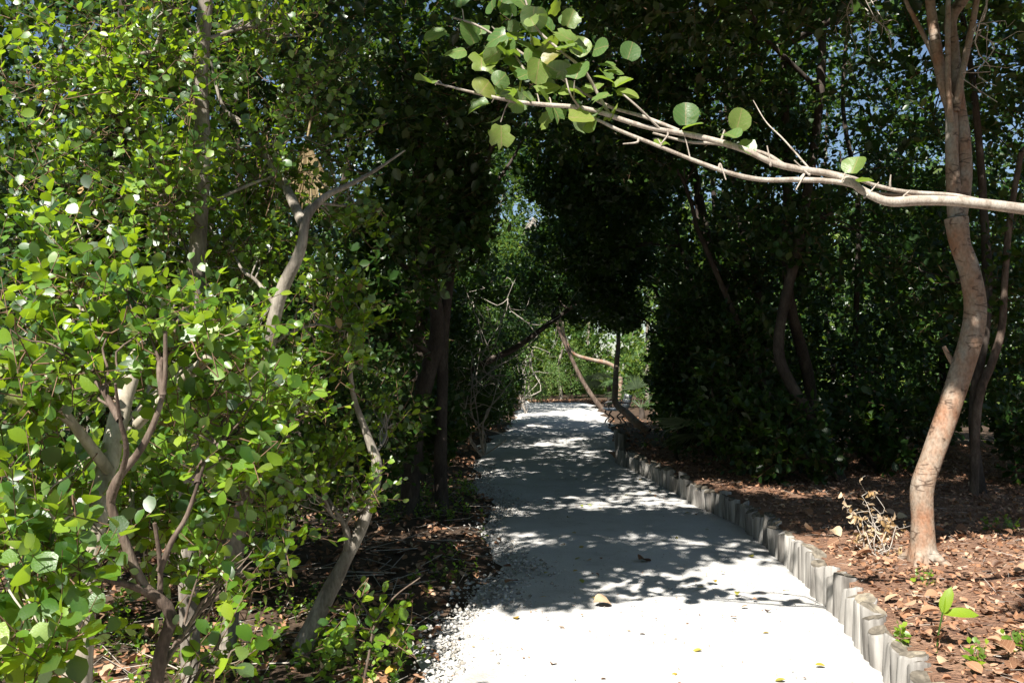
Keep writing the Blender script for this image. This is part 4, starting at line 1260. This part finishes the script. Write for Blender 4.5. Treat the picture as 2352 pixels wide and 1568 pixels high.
# leaves one can name on the photograph: (U, V of the blade's base, axis, normal, size)
for U, V, ax, no, s, k in [
    (1575, 292, (-.25, .1, 1), (-.1, -1, .25), .135, 1), (1565, 298, (1, -.2, .25), (-.2, -.35, 1), .115, 0),
    (1690, 302, (.4, .2, .55), (.1, -.75, .7), .125, 0), (1695, 318, (-.2, .3, .55), (-.1, -.6, .8), .11, 1), (1690, 328, (.5, -.5, -.15), (.1, -.5, .85), .12, 5),
    (1955, 402, (.15, .2, .75), (-.1, -.9, .45), .12, 1), (1960, 418, (.7, -.3, -.05), (.1, -.2, 1), .10, 0),
    (1500, 318, (1, .2, -.1), (.1, -.15, 1), .1, 4),
    (1410, 205, (.6, .1, .75), (-.55, -.55, .6), .12, 5), (1412, 215, (.8, .1, .25), (-.2, -.6, .8), .13, 0), (1405, 215, (-.8, -.2, -.1), (.1, -.5, .9), .115, 3),
    (1320, 185, (.1, .2, 1), (-.5, -.8, .2), .14, 2), (1290, 60, (.7, .2, .25), (.0, -.6, .8), .135, 1), (1270, 75, (-.6, .1, .5), (-.1, -.8, .5), .125, 1), (1275, 90, (.6, -.4, -.2), (-.1, -.5, .9), .12, 0),
    (1090, 105, (.1, -.1, .5), (.2, -.9, .6), .15, 0), (1075, 115, (-.9, 0, -.2), (.1, -.8, .6), .14, 4), (1105, 170, (.1, 0, .8), (.2, -.9, .3), .15, 3), (1120, 160, (.7, 0, -.4), (-.1, -.7, .6), .14, 2),
    (1180, 40, (-.2, .1, .9), (.1, -.9, .2), .16, 2), (1190, 60, (.9, 0, -.2), (.0, -.8, .5), .15, 3), (1170, 75, (-.8, .1, -.2), (.2, -.8, .5), .15, 3), (1150, 10, (.2, 0, 1), (.1, -1, .2), .16, 2),
    (1210, 105, (.5, -.1, -.8), (-.1, -.9, .3), .14, 4), (1200, 215, (-.8, 0, .3), (.1, -.8, .6), .14, 3), (1230, 215, (.6, 0, .4), (-.1, -.8, .6), .15, 2), (1260, 228, (.5, 0, -.8), (.2, -.9, .2), .14, 3),
    (1300, 268, (.9, .1, .1), (-.2, -.9, .3), .15, 2), (1270, 262, (-.6, .1, -.4), (.1, -.9, .3), .11, 3), (1130, 235, (-.5, 0, -.3), (.1, -.6, .8), .14, 5), (1150, 280, (.1, 0, -1), (.3, -.9, .1), .14, 3),
    (1340, 215, (.6, 0, .6), (-.4, -.8, .4), .13, 2), (1360, 175, (.8, .1, -.1), (-.1, -.5, .8), .12, 0), (1250, 150, (.7, 0, .5), (-.1, -.7, .7), .14, 1), (1240, 130, (-.2, 0, -1), (.1, -1, .1), .15, 2),
    (1030, 70, (-.7, 0, -.5), (.2, -.9, .3), .14, 2), (1060, 20, (-.4, 0, .8), (.1, -.8, .5), .12, 4), (1000, 195, (-.8, 0, .2), (.1, -.4, .9), .13, 5), (1320, 130, (.3, 0, .9), (.3, -.9, .2), .12, 1),
    (1390, 165, (.9, 0, .2), (-.1, -.5, .8), .11, 4), (1440, 140, (.4, 0, .9), (.2, -.9, .2), .11, 0),
]:
    rr = np.random.default_rng(int(U * 7 + V))
    p = at(U, V, DG + (.12 if U < 1300 else 0) + rr.uniform(-.12, .12))
    grape_leaf(p, np.array(ax) + rr.normal(size=3) * .15, np.array(no) + [0, 0, .25] + rr.normal(size=3) * .25, s * .88, k)
    # stalk back toward the nearest twig
    q = nearest_on([B1, B2, B4, B5, B6, B7, B8, B10], p)
    if .02 < np.linalg.norm(q - p) < .14:
        mb = MB(); tube(mb, [q, (q + p) / 2 + [0, 0, .02], p], .0035, .0025, sides=5, n=6, lump=0)
        mb.build('leaf_stalk', M_branch, t, gb)
rng = np.random.default_rng(50)
for k in range(60):
    src = (B1, B5, B6, B7)[rng.integers(4)]
    i = rng.integers(int(len(src) * .72), len(src)) if src is B1 else rng.integers(len(src) // 3, len(src))
    p = src[i] + rng.normal(size=3) * .05
    grape_leaf(p, rng.normal(size=3) + [0, 0, .4], rng.normal(size=3) * .55 + [0, -.25, .75], rng.uniform(.07, .125), int(rng.integers(6)))
# crown overhead, out of view; lobes added to shade and dapple the bank
cm = MB(); tw = MB()
for lobe in [(3.6, 4.2, 5.0, 1.2, 1.1, .7, 120), (2.3, 4.4, 5.2, 1.2, .9, .4, 150), (.9, 5.0, 4.8, .9, .6, .3, 150), (1.5, 4.2, 5.0, .9, .7, .3, 120), (3.3, 5.2, 5.4, 1.2, 1.0, .4, 150), (2.4, 5.7, 5.4, 1.1, .7, .3, 140), (2.7, 1.7, 4.7, .9, .8, .3, 30), (1.6, 1.2, 4.5, .5, .5, .2, 8), (3.6, 2.4, 4.8, .8, .8, .3, 30)]:
    C, D = in_lobe(lobe, rng, .0, 1.8, 19)
    A = nrm(D * .5 + rng.normal(size=C.shape) * .5)
    twig_tubes(tw, C - A * .3, C + A * .2, .005)
    p, a, n_, s_ = sprig(C, A, .45, 6, .15, rng)
    put_leaves(cm, leaf_template(.5, .5, .15, .1, 2), p, a, n_, s_, rng.uniform(0, 1, len(p)))
tw.build('twigs', M_branch, t, gb, kind='stuff')
brn([root + [.1, .1, .9], np.array([2.8, 4.3, 4.4]), np.array([1.8, 4.7, 4.75]), np.array([.6, 4.9, 4.5])], .03, .01, 11)
cm.build('crown', M_grape_m, t, gb, kind='stuff')


# ------------------------------------------------------------------ bare and dead twigs
def bare_bush(name, label, cat, base, n, h, spread, mat, seed, group=None, down=False, leaves=0, r=.006):
    rng = np.random.default_rng(seed)
    base = np.asarray(base, float)
    t = thing(name, label, cat, base, group)
    ends = []
    for k in range(n):
        az = rng.uniform(0, 6.28); L = h * rng.uniform(.5, 1.1)
        dz = -1 if down else 1
        e = base + np.array([math.cos(az) * spread * rng.uniform(.3, 1), math.sin(az) * spread * rng.uniform(.3, 1), dz * L])
        mb = MB()
        C = tube(mb, wander(base + rng.normal(size=3) * [.03, .03, 0], e, rng, .09, 6), r * rng.uniform(.6, 1.1), r * .3, sides=5, n=14, lump=.05, seed=seed + k)
        for _ in range(4):
            q = C[rng.integers(4, len(C))]
            e2 = q + nrm(rng.normal(size=3) + [0, 0, .4 * dz]) * L * rng.uniform(.15, .45)
            C2 = tube(mb, wander(q, e2, rng, .12, 5), r * .45, r * .15, sides=4, n=9, lump=0, seed=k)
            ends.append(C2)
        ends.append(C)
        mb.build('stem', mat, t, base)
    if leaves:
        cm = MB()
        idx = rng.integers(len(ends), size=leaves)
        p = np.array([ends[i][rng.integers(3, len(ends[i]))] for i in idx])
        put_leaves(cm, leaf_template(.22, .5, .8, .5, 3), p, rng.normal(size=(leaves, 3)) + [0, 0, -.8], rng.normal(size=(leaves, 3)), rng.uniform(.03, .07, leaves), rng.uniform(0, 1, leaves))
        cm.build('dry_leaves', M_dry, t, base, kind='stuff')
    return t


b = at(2010, 1262, 6.5); b[2] = float(ground_z(b[0], b[1]))
bare_bush('dead_bush', 'small dead bush of dry twigs and curled tan leaves beside the peeling trunk', 'bush', b, 11, .46, .3, M_deadtwig, 301, leaves=170, r=.005)
b = at(1975, -30, 7.2)
bare_bush('bare_twigs', 'tangle of bare pale twigs hanging down left of the peeling tree', 'twigs', b, 5, .75, .35, M_deadtwig, 302, down=True)
b = at(2290, -40, 5.6)
bare_bush('bare_twigs', 'crooked bare twig hanging at the right of the peeling tree', 'twigs', b, 2, 1.0, .15, M_branch, 303, down=True, r=.009)
b = at(1110, 850, 16.5)
bare_bush('bare_shrub', 'leafless pale twiggy shrub catching sun left of the tunnel mouth', 'shrub', (b[0], 16.5, 0.02), 9, 3.2, .8, M_deadtwig, 304, r=.016)
b = at(1225, 500, 27)
bare_bush('bare_twigs', 'pale dry twig nest hanging high in the gap over the path', 'twigs', b, 14, .55, .5, M_deadtwig, 305, down=True, r=.010)
b = at(1205, 860, 33)
bare_bush('bare_shrub', 'thin pale leafless stems at the left of the far path end', 'shrub', (b[0], 33, 0.02), 6, 2.6, .5, M_deadtwig, 306, r=.022)

# slanted yellowish trunk behind the peeling tree
b = at(2235, 1010, 9.0); b[2] = float(ground_z(b[0], 9.0))
tr(150, b[0], 9.0, 4, (0, 0), [(6.0, 9.3, 4.6, .9, .9, .8, 180)], 'yellowish crooked trunk in a sun fleck behind the peeling tree', None, bark=M_barkbrown,
   trunks=[([b, at(2245, 930, 9), at(2275, 840, 9), at(2300, 760, 9), at(2308, 640, 9), at(2320, 500, 9), at(2345, 350, 9)], .045, .028)])

# ------------------------------------------------------------------ marker stake, bench
b = at(655, 1268, 7.4); b[2] = 0
t = thing('marker_stake', 'thin white plastic stake standing in the left undergrowth', 'stake', b)
mb = MB(); tube(mb, [b - [0, 0, .1], b + [0.01, 0, .58]], .014, .014, sides=10, n=4, lump=0)
M_white = plain_mat('white_plastic', [(0.3, (0.6, 0.58, 0.54)), (0.7, (0.75, 0.73, 0.7))], .5)
mb.build('stake', M_white, t, b)
mb = MB(); tube(mb, [b + [0.01, 0, .575], b + [.01, 0, .61]], .018, .016, sides=10, n=3, lump=0); mb.build('cap', M_white, t, b)

M_slat = plain_mat('pale_slat', [(0.3, (0.52, 0.51, 0.49)), (0.7, (0.68, 0.67, 0.65))], .7, stretch=(1, .1, 1))
M_iron = plain_mat('dark_iron', [(0.3, (0.03, 0.03, 0.03)), (0.7, (0.09, 0.09, 0.09))], .45, spec=.5)


def box(mb, c, s, rot=None):
    x, y, z = np.array(s) / 2
    V = np.array([(-x, -y, -z), (x, -y, -z), (x, y, -z), (-x, y, -z), (-x, -y, z), (x, -y, z), (x, y, z), (-x, y, z)])
    if rot is not None:
        V = V @ np.array(rot).T
    mb.add(V + np.array(c), [(0, 3, 2, 1), (4, 5, 6, 7), (0, 1, 5, 4), (1, 2, 6, 5), (2, 3, 7, 6), (3, 0, 4, 7)])


bb = np.array([3.05, 26.2, 0.02])
t = thing('park_bench', 'park bench with pale slats and curved dark iron legs beside the far path', 'bench', bb)
for k in range(4):
    mb = MB(); box(mb, bb + [-.24 + k * .145, 0, .44], (.125, 1.5, .035)); mb.build('seat_slat', M_slat, t, bb, smooth=False)
ca, sa = math.cos(.22), math.sin(.22)
for k in range(3):
    mb = MB(); box(mb, bb + [.30 + k * .03, 0, .56 + k * .13], (.03, 1.5, .11), [(ca, 0, sa), (0, 1, 0), (-sa, 0, ca)]); mb.build('back_slat', M_slat, t, bb, smooth=False)
for sy in (-.6, .6):
    for sx in (-.2, .2):
        mb = MB(); tube(mb, [bb + [sx * 1.25, sy, 0], bb + [sx * 1.05, sy, .1], bb + [sx * .6, sy, .2], bb + [sx * 1.2, sy, .32], bb + [sx * .9, sy, .42]], .022, .022, sides=8, n=20, lump=0)
        mb.build('leg', M_iron, t, bb)
    mb = MB(); tube(mb, [bb + [.22, sy, .4], bb + [.34, sy, .6], bb + [.41, sy, .88]], .02, .018, sides=8, n=10, lump=0); mb.build('back_support', M_iron, t, bb)
    mb = MB(); tube(mb, [bb + [-.24, sy, .42], bb + [-.26, sy, .58], bb + [-.1, sy, .64], bb + [.32, sy, .64]], .018, .018, sides=8, n=16, lump=0); mb.build('arm_rest', M_iron, t, bb)

# ------------------------------------------------------------------ litter, gravel, seedlings
rng = np.random.default_rng(60)


def scatter(n, x0, x1, y0, y1, keep=None):
    x = rng.uniform(x0, x1, n); y = y0 + (y1 - y0) * rng.uniform(0, 1, n) ** 1.9
    if keep is not None:
        k = keep(x, y); x, y = x[k], y[k]
    return x, y


curl = [FAR_LEAF, (FAR_LEAF[0] * [1.2, 1, 5], FAR_LEAF[1]), (FAR_LEAF[0] * [.6, 1, -4], FAR_LEAF[1])]


def litter(name, label, x, y, smin, smax, lift, mat=M_litter, tilt=.35):
    mb = MB()
    z = ground_z(x, y) + .008 + rng.uniform(0, lift, len(x))
    a = rng.uniform(0, 6.28, len(x))
    ax = np.stack([np.cos(a), np.sin(a), rng.normal(size=len(x)) * tilt * .6], -1)
    no = np.stack([rng.normal(size=len(x)) * tilt, rng.normal(size=len(x)) * tilt, np.ones(len(x))], -1)
    s = rng.uniform(smin, smax, len(x))
    w = rng.integers(3, size=len(x))
    for k in range(3):
        m = w == k
        put_leaves(mb, curl[k], np.stack([x, y, z], -1)[m], ax[m], no[m], s[m], np.clip(rng.beta(2, 2, m.sum()), 0, 1))
    o = mb.build(name, mat, kind='stuff')
    return tag(o, label, 'leaf litter')


x, y = scatter(26000, 1.75, 7.5, 2.6, 14.5, lambda x, y: x > post_x(y) + .09)
litter('leaf_litter', 'carpet of reddish brown dead leaves covering the bank behind the log edging', x, y, .014, .058, .03, tilt=.55)
x, y = scatter(7000, -5, .2, 2.2, 14, lambda x, y: x < edge_l(y) - .02 - .25 * rng.uniform(0, 1, len(x)) ** 2)
litter('leaf_litter', 'scattered brown dead leaves on the dark ground under the left shrubs', x, y, .035, .10, .03)
x, y = scatter(2600, -1.5, 7, 15, 30, lambda x, y: (x > edge_r(y) + .05) | (x < edge_l(y) - .05))
litter('leaf_litter', 'brown dead leaves along both far edges of the white path', x, y, .06, .13, .03)
c = at(1300, 912, 44.5)
x = rng.uniform(.9, 5.6, 1200); y = rng.uniform(43.9, 46.5, 1200) 
litter('leaf_litter', 'strip of reddish dead leaves below the far shrubs where the path ends', x, y, .1, .2, .06)
# pine-needle like straw and small sticks
mb = MB()
x, y = scatter(2200, 1.75, 7.5, 2.6, 11, lambda x, y: x > post_x(y) + .1)
z = ground_z(x, y) + .022 + rng.uniform(0, .03, len(x))
a = rng.uniform(0, 6.28, len(x)); L = rng.uniform(.015, .06, len(x)) * rng.choice([1, 1, 1, 1.8], len(x))
d_ = np.stack([np.cos(a), np.sin(a), rng.normal(size=len(x)) * .18], -1) * L[:, None]
pp = np.stack([x, y, z], -1)
twig_tubes(mb, pp - d_, pp + d_, rng.uniform(.001, .0025, len(x)))
tag(mb.build('fallen_twigs', M_deadtwig, kind='stuff'), 'thin dry twigs and straw strewn over the dead leaves on the bank', 'twigs')
mb = MB()
x, y = scatter(1400, -5, 0, 2.2, 12, lambda x, y: x < edge_l(y) - .05)
z = ground_z(x, y) + .02 + rng.uniform(0, .05, len(x))
a = rng.uniform(0, 6.28, len(x)); L = rng.uniform(.04, .25, len(x))
d_ = np.stack([np.cos(a), np.sin(a), rng.normal(size=len(x)) * .12], -1) * L[:, None]
pp = np.stack([x, y, z], -1)
twig_tubes(mb, pp - d_, pp + d_, rng.uniform(.0015, .005, len(x)))
tag(mb.build('fallen_twigs', M_deadtwig, kind='stuff'), 'dry sticks lying under the left shrubs', 'twigs')

# small green seedlings on the left floor
mb = MB()
x, y = scatter(3800, -5.0, .1, 2.3, 13, lambda x, y: (x < edge_l(y) - .12) & (field(np.stack([x, y, x * 0], -1), 1.5, 61) > -.1))
C = np.stack([x, y, ground_z(x, y) + rng.uniform(.03, .12, len(x))], -1)
A = nrm(rng.normal(size=C.shape) * .35 + [0, 0, 1])
p, a, n_, s_ = sprig(C, A, .1, 6, .046, rng, up=.9, spread=1.1)
put_leaves(mb, MID_LEAF, p, a, n_, s_, rng.uniform(0, 1, len(p)))
twig_tubes(mb, C - A * .1, C + A * .05, .0015)
tag(mb.build('seedlings', M_plum, kind='stuff'), 'low green seedlings carpeting the floor under the left shrubs', 'ground cover')
# a few green weeds on the bank
for k, (U, V, d_) in enumerate([(2270, 1185, 7.2), (2300, 1190, 7.2), (2335, 1195, 7.1), (2080, 1475, 4.45), (2125, 1300, 5.6), (2345, 1500, 4.3), (2250, 1545, 4.1), (1480, 985, 18.5), (1425, 1010, 16.4)]):
    b = at(U, V, d_); b[2] = float(ground_z(b[0], b[1]))
    mb = MB()
    n = 4
    C = b + np.hstack([rng.normal(size=(n, 2)) * .025, np.full((n, 1), .06)])
    A = nrm(rng.normal(size=C.shape) * .4 + [0, 0, 1])
    p, a, nn, s_ = sprig(C, A, .1, 5, .05, rng, up=.9)
    put_leaves(mb, MID_LEAF, p, a, nn, s_, rng.uniform(.4, 1, len(p)))
    twig_tubes(mb, np.repeat(b[None] - [0, 0, .02], n, 0), C + A * .05, .002)
    tag(mb.build('weed', M_plum, None, b), 'tiny green weed poking out of the dead leaves on the bank', 'weed', 'weeds on the bank')

# palm seedling
b = at(2150, 1490, 4.35); b[2] = float(ground_z(b[0], b[1]))
t = thing('palm_seedling', 'bright green two leaved seedling standing in the red litter', 'seedling', b)
mb = MB(); tube(mb, [b - [0, 0, .02], b + [.01, 0, .08], b + [.035, 0, .2]], .005, .004, sides=6, n=8, lump=0); mb.build('stem', M_far, t, b)
for ax, no, s in (((.25, -.1, 1), (-.6, -.8, .1), .14), ((1, -.15, .12), (.0, -.5, .8), .17), ((.05, .1, 1), (-.9, -.4, 0), .1)):
    mb = MB()
    put_leaves(mb, leaf_template(.19, .5, .3, .15, 4), np.array([b + [.035, 0, .19]]), np.array([ax], float), np.array([no], float), np.array([s]), np.array([.9]))
    mb.build('leaf', M_plum, t, b)

# pebbles along the left margin and a few over the path
mb = MB()
ico = np.array([(0, 0, 1), (.9, 0, .1), (.25, .85, .05), (-.75, .5, -.05), (-.7, -.55, .1), (.3, -.9, 0), (0, 0, -.7)], float)
icf = np.array([(0, 1, 2), (0, 2, 3), (0, 3, 4), (0, 4, 5), (0, 5, 1), (6, 2, 1), (6, 3, 2), (6, 4, 3), (6, 5, 4), (6, 1, 5)])
n = 6500
y = 3.2 + 12 * rng.uniform(0, 1, n) ** 2
off = rng.normal(size=n) * .14 + .12
x = edge_l(y) + off
n2 = 6000
y2 = 3.4 + 16 * rng.uniform(0, 1, n2) ** 2
x2 = edge_l(y2) + rng.uniform(0, 1, n2) * (edge_r(y2) - edge_l(y2))
y = np.concatenate([y, y2]); x = np.concatenate([x, x2]); s = np.concatenate([rng.uniform(.15, 1, n) ** 2.2 * .022 + .003, rng.uniform(.002, .007, n2)])
keep = x < np.where(y < 15.6, post_x(y) - .09, 99)
x, y, s = x[keep], y[keep], s[keep]
z = np.maximum(ground_z(x, y) * (x < edge_l(y)), .012) + s * rng.uniform(-.35, .25, len(x))
N_ = len(x)
V = ico[None] * rng.uniform(.6, 1.25, (N_, 7, 1)) * s[:, None, None] * np.array([1, 1, .75])
a = rng.uniform(0, 6.28, N_)
ca_, sa_ = np.cos(a)[:, None], np.sin(a)[:, None]
V = np.stack([V[..., 0] * ca_ - V[..., 1] * sa_, V[..., 0] * sa_ + V[..., 1] * ca_, V[..., 2]], -1) + np.stack([x, y, z], -1)[:, None]
mb.add(V.reshape(-1, 3), (icf[None] + (np.arange(N_) * 7)[:, None, None]).reshape(-1, 3), np.repeat(rng.uniform(0, 1, N_), 7))
mp_ = MB()
nd = 900
y = 4.0 + 12 * rng.uniform(0, 1, nd) ** 1.7
x = edge_l(y) + rng.uniform(.02, .97, nd) ** np.where(rng.uniform(size=nd) < .5, 1.8, .9) * (edge_r(y) - edge_l(y) - .15)
a = rng.uniform(0, 6.28, nd)
put_leaves(mp_, FAR_LEAF, np.stack([x, y, np.full(nd, .026)], -1), np.stack([np.cos(a), np.sin(a), rng.normal(size=nd) * .2], -1), np.stack([rng.normal(size=nd) * .3, rng.normal(size=nd) * .3, np.ones(nd)], -1), rng.uniform(.006, .028, nd), rng.uniform(0, .8, nd), rng.uniform(.2, 1, nd))
tag(mp_.build('path_debris', M_litter, kind='stuff'), 'tiny brown leaf scraps scattered over the white path', 'debris')
M_peb = plain_mat('shell_pebble', [(0.0, (0.22, 0.20, 0.17)), (0.5, (0.40, 0.38, 0.35)), (1.0, (0.56, 0.55, 0.52))], .9, attr=True, spec=.15)
tag(mb.build('gravel', M_peb, kind='stuff', smooth=False), 'loose white shell gravel along the left margin of the path', 'gravel')

# leaves lying singly on the path
fl = leaf_meshes(M_fallen, [leaf_template(.36, .5, .25, .2, 4), leaf_template(.45, .5, .5, .4, 4), leaf_template(.3, .5, -.2, -.2, 4)])
fy = leaf_meshes(M_yellow, [leaf_template(.34, .5, .2, .12, 4), leaf_template(.28, .5, .4, .2, 4)])
for k in range(64):
    yellow = k % 5 >= 2
    y = 4.2 + 9 * rng.uniform() ** 1.4
    x = float(edge_l(y) + .1 + rng.uniform(.02, .93) * (edge_r(y) - edge_l(y) - .2))
    o = bpy.data.objects.new('fallen_leaf', (fy if yellow else fl)[rng.integers(2 if yellow else 3)])
    col.objects.link(o)
    o.location = (x, y, .032)
    o.rotation_euler = (rng.normal() * .15, rng.normal() * .15, rng.uniform(0, 6.28))
    s = rng.uniform(.035, .07) if yellow else rng.uniform(.03, .06)
    if k in (0, 1, 5):
        s = .13; o.location = [(1.05, 7.4, .035), (.55, 6.05, .035), (0, 0, 0), (0, 0, 0), (0, 0, 0), (-.05, 6.6, .035)][k]
    o.scale = (s, s, s)
    tag(o, 'small yellow fallen leaf lying flat on the white path' if yellow else 'brown curled fallen leaf lying on the white path', 'leaf', 'yellow leaves fallen on the path' if yellow else 'brown leaves fallen on the path')
# larger dead leaves on top of the bank litter
for k in range(140):
    y = 3.3 + 5.5 * rng.uniform() ** 1.3
    x = float(post_x(y) + .12 + rng.uniform() ** 1.2 * (.62 * y - post_x(y)) if .62 * y > post_x(y) else post_x(y) + .2 + rng.uniform() * .6)
    o = bpy.data.objects.new('fallen_leaf', fl[rng.integers(3)])
    col.objects.link(o)
    o.location = (x, y, float(ground_z(x, y)) + .05)
    o.rotation_euler = (rng.normal() * .3, rng.normal() * .3, rng.uniform(0, 6.28))
    s = rng.uniform(.05, .115)
    o.scale = (s, s, s)
    tag(o, 'large reddish brown dead leaf on top of the bank litter', 'leaf', 'large dead leaves on the bank')
# yellowing leaves caught high in the left shrubs
